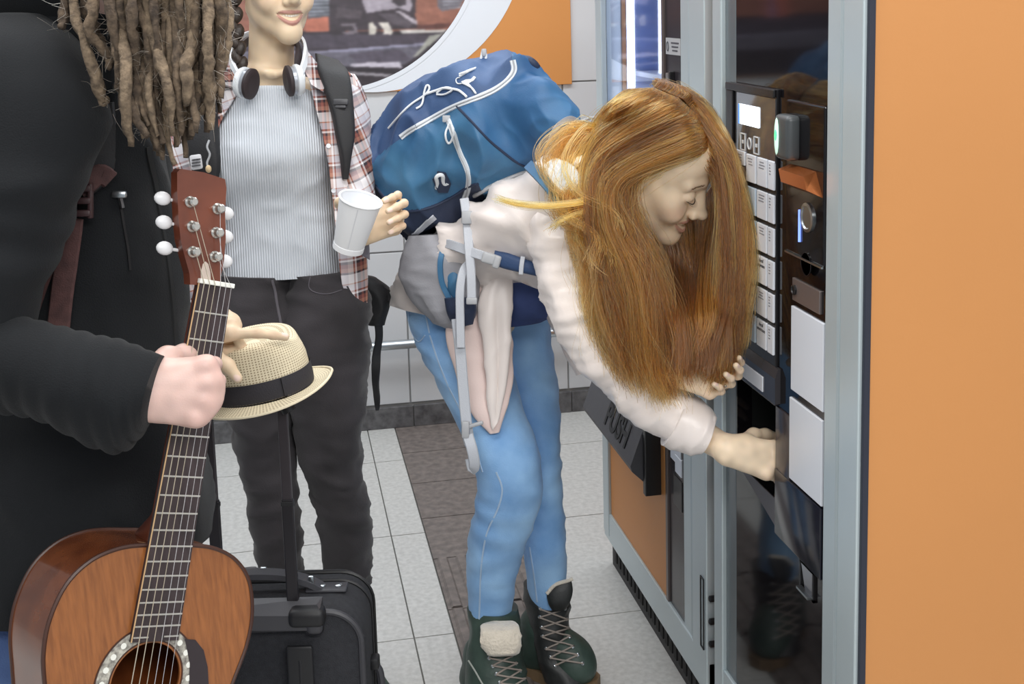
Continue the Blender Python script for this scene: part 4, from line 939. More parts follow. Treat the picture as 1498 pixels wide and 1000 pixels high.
# ------------------------------------------------------------------ the blue hiking backpack on her back
M_bblue = mat('pack_blue', (58, 108, 152), .55, rgb2=(40, 84, 130), scale=8, bump=.12, bscale=420)
M_bteal = mat('pack_teal', (66, 116, 152), .5, rgb2=(46, 92, 132), scale=8, bump=.12, bscale=420)
M_bnavy = mat('pack_navy', (64, 92, 134), .6, rgb2=(46, 70, 110), scale=8, bump=.12, bscale=420)
M_bdark = mat('pack_dark', (36, 48, 74), .6, bump=.15, bscale=300)
M_bgrey = mat('pack_grey', (150, 150, 156), .6, var=.05, scale=30, bump=.15, bscale=300)
M_strap = mat('strap_grey', (188, 192, 200), .55, bump=.2, bscale=500)
M_zip = mat('zip_white', (214, 220, 226), .5, bump=.25, bscale=700)
M_cord = mat('cord_white', (226, 230, 234), .6)
M_buck = mat('buckle_grey', (168, 170, 174), .4)
M_mesh = mat('pad_mesh', (206, 208, 212), .8, var=.12, scale=160, bump=.5, bscale=260)
pk = empty('backpack', P(690, 300, 2.62), 'blue hiking backpack with white zips worn by the bending red-haired woman', 'backpack')
st = [(536, 248, 558, 296, 2.72, 2.72, .07), (539, 226, 575, 322, 2.715, 2.715, .115), (547, 200, 602, 352, 2.71, 2.69, .145), (575, 160, 644, 336, 2.68, 2.65, .155), (612, 129, 688, 312, 2.65, 2.61, .158), (660, 104, 728, 290, 2.61, 2.57, .158),
      (710, 91, 757, 268, 2.59, 2.57, .150), (752, 86, 786, 250, 2.56, 2.53, .148), (790, 110, 808, 240, 2.52, 2.50, .140), (818, 140, 830, 226, 2.49, 2.47, .12), (845, 164, 848, 206, 2.46, 2.45, .08)]
def packfold(V, u, v):
    x = rnoise(51, 4.2, 20, (1, 1.6, 1.6))(V); return .011*(1-2*np.abs(np.clip(x, -1.3, 1.3)))*np.clip(np.minimum(u*6, (1-u)*6), 0, 1)
v, f = loft2(st, n=200, k=170, power=2.6, fold=addf(packfold, folds(52, .0025, 11)))
V = np.array(v); fc = np.array([V[list(q)].mean(0) for q in f]); dd = (fc-CAM) @ FWD; fx, fy = CX+F*((fc-CAM) @ RGT)/dd, CY-F*((fc-CAM) @ UPV)/dd
def inside(pts, x, y):
    pts = np.asarray(pts, float); r = np.zeros(len(x), bool)
    for (x1, y1), (x2, y2) in zip(pts, np.roll(pts, -1, 0)): r ^= ((y1 > y) != (y2 > y)) & (x < (x2-x1)*(y-y1)/(y2-y1+1e-9)+x1)
    return r
ZIP1 = [(586, 201), (600, 191), (625, 177), (660, 158), (700, 142), (724, 131), (742, 118), (752, 103), (750, 88)]
lid = inside([(500, 300), (553, 228)]+ZIP1+[(748, 60), (500, 60)], fx, fy)
SEAM = [(668, 155), (690, 178), (715, 205), (738, 224), (757, 238), (782, 250)]
mainp = inside([(742, 118), (752, 103), (750, 60), (900, 60), (900, 300), (790, 300)]+SEAM[::-1], fx, fy) & ~lid
BASE = [(544, 262), (562, 288), (588, 308), (624, 305), (658, 290), (684, 274), (700, 268)]
base = inside([(500, 240)]+BASE+[(760, 400), (500, 420)], fx, fy) & ~lid & ~mainp
def sub(name, m, material):
    fs = [f[i] for i in np.flatnonzero(m)]; us = sorted({i for q in fs for i in q}); rm_ = {i: n for n, i in enumerate(us)}
    return MB().add([v[i] for i in us], [tuple(rm_[i] for i in q) for q in fs]).build(name, material, pk, auto=80)
lid_o = sub('lid', lid, M_bnavy); main_o = sub('main_compartment', mainp, M_bblue); base_o = sub('base', base, M_bdark); pock_o = sub('front_pocket', ~(lid | mainp | base), M_bteal)
bpk = bvh_of(lid_o, main_o, base_o, pock_o)
def surf_ribbon(name, pts, wd, th, material, parent, n=40, off=.001, bv=None):
    p_, n_ = on_surf(bv or bpk, pts, n, off); return MB().ribbon(p_, n_, wd, th).build(name, material, parent)
def surf_tube(name, pts, r, material, parent, n=30, off=.002, bv=None):
    p_, n_ = on_surf(bv or bpk, pts, n, off); return MB().tube(p_, r, 7).build(name, material, parent)
z1 = surf_ribbon('zip', ZIP1, .0125, .003, M_zip, pk, 60); surf_tube('zip_teeth', ZIP1, .0016, M_buck, z1, 60, .003)
ZIP2 = [(656, 176), (662, 192), (668, 210), (675, 228), (683, 246), (686, 262), (684, 278), (679, 292)]
z2 = surf_ribbon('zip', ZIP2, .0125, .003, M_zip, pk, 50); surf_tube('zip_teeth', ZIP2, .0016, M_buck, z2, 50, .003)
surf_tube('seam_piping', SEAM, .0028, M_bdark, pk, 40, .0)
surf_tube('seam_piping', BASE, .0032, M_bdark, pk, 50, .0)
surf_tube('side_piping', [(694, 286), (715, 274), (740, 262), (762, 253), (776, 250)], .0045, M_buck, pk, 30, .001)
surf_ribbon('base_webbing', [(601, 348), (612, 338), (624, 327), (636, 317)], .015, .003, M_strap, pk, 16)
# cords and zip pulls
def cord(pts, r=.0022, n=30, off=.003): return surf_tube('cord', pts, r, M_cord, pk, n, off)
cord([(570, 188), (584, 172), (600, 155), (612, 146), (624, 138), (630, 128), (625, 124), (622, 132), (620, 145), (617, 155), (609, 160)])
cord([(625, 137), (640, 132), (650, 129), (660, 130), (672, 132), (680, 138), (684, 142)], .0026)
cord([(640, 136), (652, 128), (664, 131), (652, 138), (640, 138)], .002)
cord([(678, 122), (686, 126), (692, 130), (697, 138), (690, 128), (684, 122)], .002)
cord([(660, 180), (653, 196), (655, 208), (661, 204), (664, 190), (661, 180)], .0022)
MB().box(on_surf(bpk, [(656, 175), (657, 176)], 4, .005)[0][0], (.016, .005, .014), .002, axes=[RGT, FWD, UPV]).build('zip_pull', M_buck, pk)
# strap loop at the top edge
p0 = on_surf(bpk, [(674, 110), (690, 104)], 6, .004)[0]
MB().tube(crom([p0[0], p0[3], P(700, 96, 2.50), P(704, 84, 2.50), P(706, 74, 2.50)], 20), .0028, 7).build('cord', M_cord, pk)
MB().tube(crom([p0[0]-UPV*.004, p0[4], P(706, 95, 2.50), P(711, 84, 2.50), P(709, 73, 2.50)], 20), .0028, 7).build('cord', M_cord, pk)
MB().box(P(708, 77, 2.50), (.011, .008, .016), .003, axes=[RGT, FWD, UPV]).build('cord_lock', M_buck, pk)
# emblems: a leaping animal with a curled tail, and a small hooked badge
def badge(name, polys, bv, material, parent, th=.0012):
    m = MB()
    for pts in polys:
        p_, n_ = [], []
        for q in pts:
            a, b = on_surf(bv, [q, (q[0]+.3, q[1])], 4, .001); p_.append(a[0]); n_.append(b[0])
        N = nrm(np.mean(n_, 0)); c = np.mean(p_, 0); p_ = [x-N*((x-c)@N) for x in p_]; m.prism(p_, N, th+.0015)
    return m.build(name, material, parent, smooth=False)
badge('animal_emblem', [[(676, 121), (682, 117), (689, 116), (694, 113), (697, 115), (693, 118), (688, 121), (684, 125), (680, 124)]], bpk, M_cord, pk)
surf_tube('animal_tail', [(677, 122), (671, 123), (668, 119), (669, 115), (673, 114)], .0012, M_cord, pk, 14, .002)
bg = badge('badge', [[(632, 262), (640, 250), (652, 252), (660, 268), (655, 280), (640, 278)]], bpk, M_bdark, pk, .0006)
surf_tube('badge_sign', [(638, 274), (639, 264), (637, 258), (642, 254), (648, 256), (647, 263), (651, 268), (655, 266)], .0042, M_cord, bg, 24, .003)
# top handle opening (dark) and grey edge by her shoulder
MB().tube(crom([P(757, 88, 2.50), P(772, 88, 2.46), P(784, 98, 2.46), P(787, 113, 2.48)], 16), .009, 10).build('haul_handle', M_bdark, pk)
MB().ribbon(crom([P(800, 226, 2.34), P(806, 205, 2.34), P(815, 186, 2.35), P(832, 174, 2.36), P(846, 178, 2.37)], 24), -FWD, .012, .006).build('edge_binding', M_bgrey, pk)
# shoulder strap with pale padding
MB().ribbon(crom([P(774, 242, 2.29), P(790, 258, 2.262), P(806, 276, 2.245), P(822, 300, 2.245)], 20), -FWD, .022, .012).build('shoulder_strap', M_bteal, pk)
loft_obj('strap_padding', [(790, 244, 812, 230, 2.275, 2.27, .012), (800, 262, 836, 240, 2.258, 2.25, .014), (812, 280, 850, 258, 2.248, 2.24, .014), (826, 302, 858, 284, 2.245, 2.24, .010)], M_mesh, pk, n=24, k=28, power=3)
MB().tube(crom([P(850, 178, 2.36), P(866, 172, 2.36), P(878, 176, 2.36), P(876, 186, 2.36), P(862, 188, 2.36)], 20), .003, 7).build('cord', M_buck, pk)
# hip belt: grey wing with a blue pocket, white webbing, buckle, navy belt
wing = loft_obj('hip_wing', [(602, 344, 656, 342, 2.60, 2.545, .03), (592, 385, 672, 370, 2.60, 2.525, .035), (592, 412, 692, 405, 2.60, 2.53, .04), (606, 440, 697, 440, 2.595, 2.53, .04), (632, 464, 694, 462, 2.585, 2.53, .034), (655, 478, 684, 480, 2.575, 2.54, .02)], M_bgrey, pk, n=50, k=44, power=2.6, fold=addf(folds(55, .006, 7), folds(56, .002, 20)))
bw = bvh_of(wing)
loft_obj('wing_lining', [(650, 436, 694, 436, 2.50, 2.49, .02), (654, 458, 697, 452, 2.50, 2.49, .022), (664, 478, 692, 474, 2.51, 2.50, .012)], M_bdark, pk, n=24, k=28)
pw, nw = on_surf(bw, [(648, 364), (644, 385), (646, 410), (654, 430), (664, 448)], 24, .002)
MB().ribbon(pw, nw, .012, .004).build('pocket_binding', M_bteal, pk)
m = loft2([(648, 366, 668, 368, 2.545, 2.52, .012), (648, 390, 672, 390, 2.535, 2.515, .014), (654, 415, 674, 415, 2.53, 2.51, .014), (664, 440, 678, 438, 2.53, 2.515, .010)], n=24, k=24, fold=folds(57, .003, 14))
MB().add(*m).build('belt_pocket', M_bteal, pk)
def strap(name, pts, wd, material=None, th=.0028, nor=None, parent=None, n=30):
    return MB().ribbon(crom([P(*q) for q in pts], n), -FWD if nor is None else nor, wd, th).build(name, material or M_strap, parent or pk)
strap('belt_webbing', [(634, 350, 2.575), (660, 358, 2.49), (688, 368, 2.445), (712, 376, 2.42)], .019)
bk = MB(); bk.box(P(716, 378, 2.412), (.030, .012, .022), .004, axes=[nrm(RGT-.3*UPV), FWD, nrm(UPV+.3*RGT)], segs=3).box(P(727, 383, 2.41), (.014, .016, .026), .004, axes=[nrm(RGT-.3*UPV), FWD, nrm(UPV+.3*RGT)], segs=3)
bk.build('belt_buckle', M_buck, pk)
bl = loft_obj('hip_belt', [(724, 366, 720, 386, 2.43, 2.43, .014), (744, 370, 738, 393, 2.415, 2.415, .016), (766, 378, 760, 398, 2.40, 2.40, .016), (790, 386, 786, 404, 2.40, 2.40, .014)], mat('belt_navy', (42, 66, 104), .6, bump=.2, bscale=400), pk, n=24, k=24, power=3)
strap('belt_keeper', [(765, 375, 2.382), (763, 388, 2.38), (762, 401, 2.382)], .009, n=8)
# the two long loose straps
strap('compression_strap', [(679, 290, 2.478), (683, 320, 2.465), (686, 360, 2.445), (689, 400, 2.44), (690, 436, 2.44)], .0185)
MB().box(P(684, 318, 2.455), (.024, .010, .026), .003, axes=[RGT, FWD, UPV]).build('strap_buckle', M_buck, pk)
MB().box(P(690, 440, 2.435), (.022, .008, .014), .003, axes=[RGT, FWD, UPV]).build('strap_buckle', M_buck, pk)
strap('hanging_strap', [(690, 382, 2.47), (678, 396, 2.455), (673, 425, 2.45), (673, 465, 2.45), (674, 508, 2.45)], .0175)
strap('hanging_strap', [(668, 466, 2.462), (673, 510, 2.46), (677, 560, 2.46), (682, 615, 2.46), (687, 650, 2.46)], .022)
MB().box(P(681, 628, 2.452), (.016, .014, .034), .004, axes=[RGT, FWD, UPV]).box(P(695, 621, 2.452), (.034, .008, .008), .003, axes=[nrm(RGT+.3*UPV), FWD, nrm(UPV-.3*RGT)]).build('strap_buckle', M_buck, pk)
MB().ribbon(crom([P(684, 636, 2.45), P(690, 655, 2.445), P(694, 676, 2.45), P(692, 686, 2.46), P(688, 670, 2.47)], 20), -FWD, .022, .003).build('strap_loop', M_strap, pk)
# ------------------------------------------------------------------ the woman in the checked shirt
HW = Head(P(401, -22, 2.60), CV(.50, -.07, .86), CV(-.06, 1, .06), 1.0, 1.15)
cup_c, cup_t = P(509, 364, 2.245), P(529, 291, 2.225)
wl = Hand(P(523, 340, 2.300), CV(.74, .40, -.12), CV(.12, .05, -1), False, .90, curl=((1.0, 1.15, .5), (1.05, 1.2, .5), (1.1, 1.2, .5), (1.15, 1.2, .5)), splay=(.05, .0, -.03, -.06), thumb=((-.12, .58, -.50), (-.36, .40, -.80), (-.05, .15, -1)))
M_sweat = None
WJ = dict(pel=P(428, 470, 2.60), chest=P(400, 230, 2.63), neck=P(398, 100, 2.63), rs=P(300, 165, 2.66), re=P(258, 325, 2.64), ls=P(500, 158, 2.64), le=P(525, 325, 2.57), lh=P(478, 480, 2.60), lk=P(495, 735, 2.58), la=P(520, 930, 2.66), rh=P(382, 480, 2.60), rk=P(395, 735, 2.58), ra=P(408, 930, 2.66))
# the other arm hangs at her side, behind the man
wr = Hand(P(268, 480, 2.60), CV(.1, -1, .0), CV(-.9, 0, .3), True, .92)
skW = lambda v: np.tile(lin(SKIN_W), (len(v), 1))
bpw = [cap(WJ['pel'], WJ['chest'], .045, .080, .03), cap(WJ['chest'], P(395, 165, 2.64), .09, .06, .03), cap(WJ['rs'], WJ['ls'], .034, .034, .03), cap(WJ['rs'], WJ['re'], .034, .028, .02), cap(WJ['re'], wr.W(-.05, 0, 0), .028, .022, .02), cap(WJ['ls'], WJ['le'], .034, .028, .02),
       cap(WJ['le'], wl.w+FWD*.05, .026, .018, .02), cap(WJ['lh'], WJ['lk'], .05, .034, .03), cap(WJ['lk'], WJ['la'], .030, .018, .02), cap(WJ['rh'], WJ['rk'], .05, .034, .03), cap(WJ['rk'], WJ['ra'], .030, .018, .02), cap(WJ['lh'], WJ['rh'], .05, .05, .03)]
nb = P(396, 150, 2.64)
bust = HW.prims(nb, .050)+[cap(P(318, 168, 2.66), P(396, 140, 2.665), .05, .05, .03), cap(P(396, 140, 2.665), P(480, 152, 2.66), .05, .05, .03), ell(P(398, 190, 2.66), [RGT, FWD, UPV], (.13, .075, .10), .04),
        cap(P(392, 108, 2.575), P(340, 95, 2.63), .007, .006, .02), cap(P(404, 108, 2.572), P(455, 96, 2.62), .007, .006, .02)]
wom = body_mesh('person', [piece(bpw, .009, skW, 2), piece(bust, .0019, lambda v: HW.tint(v, SKIN_W, (182, 134, 122), 5), 1), piece(wl.p+[cap(WJ['le']*.3+wl.w*.7, wl.W(0, 0, 0), .022, .022, .015)], .0019, lambda v: wl.tint(v, SKIN_W)),
                           piece(wr.p+[cap(WJ['re']*.45+wr.w*.55, wr.W(-.01, 0, 0), .031, .025, .015)], .0019, lambda v: wr.tint(v, SKIN_W))],
                'smiling woman with a dark braid, grey ribbed sweater and open checked shirt, holding a cup')
HW.teeth(wom)
for q in (-1, 1): HW.lash(wom, q); HW.brow(wom, q, (70, 52, 42))
# hair: dark cap and a plait over the shoulder
M_dkh = mat('dark_hair', (58, 46, 38), .5, rgb2=(34, 27, 23), scale=40, bump=.4, bscale=90, stretch=(3, 3, 1))
hv, hq = sdf_mesh([ell(HW.L(0, -.028, .042), HW.A, (.082, .094, .088), .02)], .005); hw = np_mesh('hair', hv, hq, M_dkh, wom)
bt = crom([P(340, -60, 2.55), P(341, -10, 2.54), P(343, 25, 2.535), P(347, 60, 2.53), P(352, 92, 2.525), P(358, 118, 2.53)], 15)
for i in range(len(bt)-1):
    a, b = bt[i], bt[i+1]; s_ = 1 if i % 2 else -1; sc = 1.15-.4*i/14
    MB().tube(crom([a+RGT*s_*.009*sc+UPV*.010, a*.5+b*.5+RGT*s_*.006*sc-FWD*.005, b-RGT*s_*.006*sc-FWD*.004-UPV*.006], 10), np.array([.004, .008, .0105, .0115, .012, .012, .0115, .0105, .008, .003])*sc, 9).build('plait_strand', M_dkh, hw)
# sweater with vertical ribs
def rib_mat(name, rgb, rgb2, scale):
    m = mat(name, rgb, .8, sheen=.3); nt = m.node_tree; b = nt.nodes['Principled BSDF']; at = nt.nodes.new('ShaderNodeUVMap')
    wv = nt.nodes.new('ShaderNodeTexWave'); wv.wave_type = 'BANDS'; wv.bands_direction = 'X'; wv.inputs['Scale'].default_value = scale; wv.inputs['Distortion'].default_value = .6; wv.inputs['Detail'].default_value = 2
    tc = nt.nodes.new('ShaderNodeTexCoord'); nt.links.new(tc.outputs['Object'], wv.inputs['Vector'])
    r = nt.nodes.new('ShaderNodeValToRGB'); r.color_ramp.elements[0].color = tuple(lin(rgb2))+(1,); r.color_ramp.elements[1].color = tuple(lin(rgb))+(1,); nt.links.new(wv.outputs['Fac'], r.inputs['Fac']); nt.links.new(r.outputs['Color'], b.inputs['Base Color'])
    bp_ = nt.nodes.new('ShaderNodeBump'); bp_.inputs['Strength'].default_value = .6; bp_.inputs['Distance'].default_value = .003; nt.links.new(wv.outputs['Fac'], bp_.inputs['Height']); nt.links.new(bp_.outputs[0], b.inputs['Normal']); nt.nodes.remove(at); return m
M_sweat = rib_mat('sweater_ribs', (212, 217, 224), (188, 194, 203), 62)
swr = [(372, 127, 436, 127, 2.60, 2.60, .045), (352, 134, 458, 134, 2.605, 2.605, .065), (330, 152, 478, 152, 2.61, 2.61, .085), (318, 185, 488, 185, 2.615, 2.615, .105), (314, 225, 490, 225, 2.61, 2.61, .140), (317, 258, 490, 258, 2.615, 2.615, .134), (321, 300, 492, 300, 2.62, 2.62, .108), (323, 345, 495, 345, 2.62, 2.62, .102), (322, 385, 499, 382, 2.62, 2.62, .106), (322, 408, 500, 400, 2.62, 2.62, .108)]
def hem(V, u, v): return np.where(u > .97, .002*np.sin(v*6.283*26), 0)
sweater = loft_obj('sweater', swr, M_sweat, wom, n=80, k=80, power=2.3, fold=addf(folds(81, .007, 3.5), folds(82, .003, 9), hem))
MB().tube(crom([P(370, 128, 2.565), P(385, 131, 2.552), P(404, 132, 2.548), P(424, 131, 2.552), P(438, 128, 2.565)], 24), .0035, 8).build('neckband', M_sweat, sweater)
# checked shirt
def plaid(name, tilt=0.):
    m = mat(name, (214, 210, 212), .75, bump=.08, bscale=400); nt = m.node_tree; b = nt.nodes['Principled BSDF']; tc = nt.nodes.new('ShaderNodeTexCoord'); mp = nt.nodes.new('ShaderNodeMapping'); mp.inputs['Rotation'].default_value = (0, tilt, 0); nt.links.new(tc.outputs['Object'], mp.inputs['Vector'])
    sx = nt.nodes.new('ShaderNodeSeparateXYZ'); nt.links.new(mp.outputs[0], sx.inputs[0])
    def bands(sock, per, stops):
        a = nt.nodes.new('ShaderNodeMath'); a.operation = 'MULTIPLY'; a.inputs[1].default_value = 1/per; nt.links.new(sock, a.inputs[0])
        fr_ = nt.nodes.new('ShaderNodeMath'); fr_.operation = 'FRACT'; nt.links.new(a.outputs[0], fr_.inputs[0])
        r = nt.nodes.new('ShaderNodeValToRGB'); r.color_ramp.interpolation = 'CONSTANT'; e = r.color_ramp.elements
        while len(e) < len(stops): e.new(.5)
        for el, (p_, c) in zip(e, stops): el.position = p_; el.color = tuple(lin(c))+(1,)
        nt.links.new(fr_.outputs[0], r.inputs['Fac']); return r.outputs['Color']
    wh, rd, dk, br, gy = (230, 226, 228), (142, 82, 72), (52, 42, 50), (178, 126, 106), (196, 192, 200)
    A = bands(sx.outputs['X'], .062, [(0, wh), (.18, rd), (.24, wh), (.30, dk), (.42, rd), (.50, dk), (.56, br), (.66, wh), (.72, rd), (.76, gy)])
    B = bands(sx.outputs['Z'], .066, [(0, wh), (.16, dk), (.22, br), (.34, rd), (.46, dk), (.54, wh), (.60, rd), (.66, gy), (.84, br), (.88, wh)])
    mx = nt.nodes.new('ShaderNodeMix'); mx.data_type = 'RGBA'; mx.blend_type = 'MIX'; mx.inputs['Factor'].default_value = .5; nt.links.new(A, mx.inputs['A']); nt.links.new(B, mx.inputs['B']); nt.links.new(mx.outputs['Result'], b.inputs['Base Color']); return m
M_pl = plaid('checked_cotton'); M_pl2 = plaid('checked_cotton_tilted', .35)
def sheet(name, rows, material, parent, th=.004, n=60, k=40, fold=None, bulge=.0):
    """open cloth panel between two photo edges with thickness; bulge arches it towards the viewer"""
    R_ = crom(rows, n); V, Q = [], []
    for r in R_:
        A, B = P(r[0], r[1], r[4]), P(r[2], r[3], r[5])
        for j in range(k):
            t = j/(k-1); V.append(A+(B-A)*t-FWD*bulge*math.sin(math.pi*t))
    V = np.array(V); uu, vv_ = np.repeat(np.linspace(0, 1, n), k), np.tile(np.linspace(0, 1, k), n)
    if fold: V = V-FWD*fold(V, uu, vv_)[:, None]
    Q = [(i*k+j, i*k+j+1, (i+1)*k+j+1, (i+1)*k+j) for i in range(n-1) for j in range(k-1)]
    o = mesh(name, V, Q, material, parent); md = o.modifiers.new('thickness', 'SOLIDIFY'); md.thickness = th; md.offset = 0; return o
shirt = sheet('checked_shirt', [(446, 96, 500, 96, 2.60, 2.61, 0), (455, 130, 522, 122, 2.555, 2.61, 0), (465, 170, 530, 160, 2.528, 2.60, 0), (476, 215, 524, 205, 2.512, 2.57, 0), (483, 260, 520, 255, 2.508, 2.55, 0), (489, 310, 530, 305, 2.515, 2.56, 0), (493, 355, 534, 350, 2.52, 2.57, 0), (498, 400, 537, 400, 2.522, 2.575, 0), (506, 440, 537, 432, 2.52, 2.57, 0), (513, 472, 535, 454, 2.52, 2.56, 0)], M_pl, wom, fold=folds(83, .004, 7), bulge=.012)
sheet('shirt_panel', [(352, 112, 300, 118, 2.585, 2.62, 0), (344, 140, 285, 150, 2.548, 2.60, 0), (326, 172, 262, 185, 2.528, 2.58, 0), (316, 205, 250, 215, 2.515, 2.56, 0), (312, 250, 250, 255, 2.51, 2.55, 0), (314, 310, 255, 310, 2.515, 2.56, 0), (318, 400, 262, 400, 2.52, 2.57, 0), (318, 460, 268, 450, 2.52, 2.57, 0)], M_pl2, shirt, fold=folds(84, .005, 7), bulge=.012)
# back of the shirt, shoulders and sleeves
loft_obj('sleeve', [(468, 112, 512, 108, 2.68, 2.66, .05), (486, 122, 532, 130, 2.655, 2.65, .065), (494, 155, 540, 160, 2.64, 2.63, .066), (500, 200, 543, 200, 2.61, 2.60, .06), (502, 245, 546, 240, 2.585, 2.575, .055), (504, 278, 549, 278, 2.56, 2.56, .052), (506, 320, 548, 318, 2.53, 2.53, .048), (506, 345, 545, 342, 2.46, 2.46, .042), (505, 356, 538, 352, 2.38, 2.38, .036)], M_pl2, shirt, n=80, k=40, fold=addf(folds(85, .007, 6), rings(86, .005, 14, .3, 1., 1.2)))
loft_obj('sleeve', [(330, 120, 290, 130, 2.68, 2.66, .05), (318, 135, 262, 150, 2.66, 2.65, .062), (308, 180, 246, 185, 2.64, 2.62, .062), (300, 240, 238, 235, 2.63, 2.62, .058), (294, 300, 232, 300, 2.63, 2.62, .054), (290, 360, 234, 360, 2.62, 2.62, .05), (290, 420, 242, 420, 2.61, 2.61, .046), (288, 475, 248, 475, 2.60, 2.60, .042)], M_pl2, shirt, n=80, k=40, fold=addf(folds(87, .007, 6), rings(88, .005, 14, .3, 1., 1.2)))
sheet('cuff_tail', [(516, 352, 540, 352, 2.40, 2.40, 0), (520, 368, 541, 380, 2.40, 2.40, 0)], mat('cuff_grey', (120, 118, 128), .8), shirt, n=10, k=10)
# collar
for pts in ([P(446, 70, 2.60), P(464, 92, 2.57), P(480, 122, 2.535), P(474, 136, 2.53), P(456, 124, 2.535), P(444, 100, 2.57)], [P(342, 88, 2.60), P(322, 96, 2.58), P(316, 112, 2.56), P(326, 126, 2.55), P(344, 130, 2.55), P(352, 112, 2.565)]):
    c = np.mean(pts, 0); n_ = nrm(np.cross(pts[1]-pts[0], pts[2]-pts[1])); n_ = n_ if n_@FWD < 0 else -n_
    pts = [p-n_*((p-c)@n_)*.5 for p in pts]; MB().prism(pts, n_, .005).build('collar', M_pl, shirt, smooth=False)
for x, y in ((476, 214), (484, 278)):
    p_, n_ = on_surf(bvh_of(shirt), [(x+4, y), (x+5, y)], 4, .003); MB().lathe(p_[0], n_[0], [(.0048, 0), (.0048, .002), (.003, .0016), (0, .0016)], 14).build('button', M_label, shirt)
# black jeans and boots
M_bj = mat('black_denim', (56, 52, 56), .85, rgb2=(36, 33, 36), scale=7, bump=.25, bscale=420, sheen=.15)
jm = MB()
for rws, sd in (([(322, 400, 440, 402, 2.61, 2.60, .10), (321, 435, 445, 440, 2.61, 2.60, .105), (322, 480, 440, 490, 2.60, 2.59, .105), (328, 530, 435, 540, 2.60, 2.59, .10), (336, 585, 432, 590, 2.59, 2.58, .09), (347, 640, 432, 640, 2.58, 2.57, .08), (357, 690, 433, 690, 2.57, 2.57, .07), (363, 735, 436, 735, 2.57, 2.57, .065), (372, 790, 440, 790, 2.60, 2.60, .062), (384, 850, 441, 850, 2.63, 2.63, .055), (392, 920, 438, 920, 2.66, 2.66, .045)], 91),
                ([(420, 402, 503, 396, 2.60, 2.61, .10), (415, 435, 538, 425, 2.60, 2.61, .105), (412, 490, 541, 480, 2.59, 2.60, .105), (415, 545, 539, 530, 2.59, 2.60, .10), (424, 590, 534, 585, 2.58, 2.59, .09), (435, 640, 530, 640, 2.57, 2.58, .08), (445, 690, 528, 690, 2.57, 2.57, .072), (460, 735, 537, 735, 2.57, 2.57, .066), (469, 785, 542, 785, 2.60, 2.60, .064), (478, 840, 541, 840, 2.63, 2.63, .056), (486, 868, 538, 868, 2.65, 2.65, .052)], 92)):
    jm.add(*legs(rws, addf(rings(sd, .0032, 14, .40, .85, 1.6), folds(sd+3, .006, 5, (1, 1, 2.2)), folds(sd+4, .002, 12, (1, 1, 2))), n=80))
bjeans = jm.build('jeans', M_bj, wom, auto=75); bvj = bvh_of(bjeans)
p_, n_ = on_surf(bvj, [(398, 410), (402, 425), (405, 445), (410, 470), (416, 500)], 24, .001); MB().ribbon(p_, n_, .006, .002).build('fly_seam', mat('black_stitch', (92, 88, 94), .8), bjeans)
p_, n_ = on_surf(bvj, [(454, 405), (452, 420), (462, 428), (480, 430), (500, 424)], 24, .001); MB().tube(p_, .0012, 5).build('pocket_edge', mat('black_stitch', (92, 88, 94), .8), bjeans)
for nm, (ax_, ay_, ad), tx in (('boot', (526, 950, 2.67), (560, 1060, 2.6)), ('boot', (412, 950, 2.67), (440, 1060, 2.6))):
    boot(nm, P(ax_, ay_, ad), P(*tx), [(ax_-20, 862, ax_+12, 862, ad, ad, .05), (ax_-18, 900, ax_+10, 900, ad, ad, .046), (ax_-20, 950, ax_+12, 950, ad, ad, .048), (ax_-24, 1000, ax_+18, 1000, ad-.01, ad-.01, .05)], M_bootd, wom)

# --- cup, headphones, black backpack
cup = empty('paper_cup', cup_c, 'white paper cup held by the smiling woman in the checked shirt', 'cup')
ax_ = nrm(cup_t-cup_c); H = np.linalg.norm(cup_t-cup_c)*1.06
tilt_ax = nrm(ax_-FWD*.14)
MB().lathe(cup_c, tilt_ax, [(.0, .004), (.0265, .004), (.0268, 0), (.0285, .0), (.0290, .010), (.0284, .0112), (.0288, .0124), (.0385, H-.004), (.0372, H-.004), (.0275, .008), (0, .007)], 48).build('cup_wall', mat('paper_white', (236, 238, 242), .45), cup, auto=25)
MB().tube([cup_c+tilt_ax*(H-.003)+.0388*(math.cos(a)*nrm(np.cross(tilt_ax, FWD))+math.sin(a)*np.cross(tilt_ax, nrm(np.cross(tilt_ax, FWD)))) for a in np.linspace(0, 6.2832, 49)], .0022, 8, caps=False).build('rim', mat('paper_white', (236, 238, 242), .45), cup)
e1 = nrm(np.cross(tilt_ax, FWD)); e1 = e1 if e1@RGT > 0 else -e1; e2 = nrm(-FWD+tilt_ax*(FWD@tilt_ax)); sd_ = nrm(e2+.12*e1)
MB().ribbon([cup_c+tilt_ax*(.014+t*(H-.022))+sd_*(.0289+.0095*(.014+t*(H-.022)-.0124)/(H-.0164)) for t in np.linspace(0, 1, 6)], sd_, .0022, .0008).build('seam', mat('paper_seam', (214, 216, 222), .5), cup)

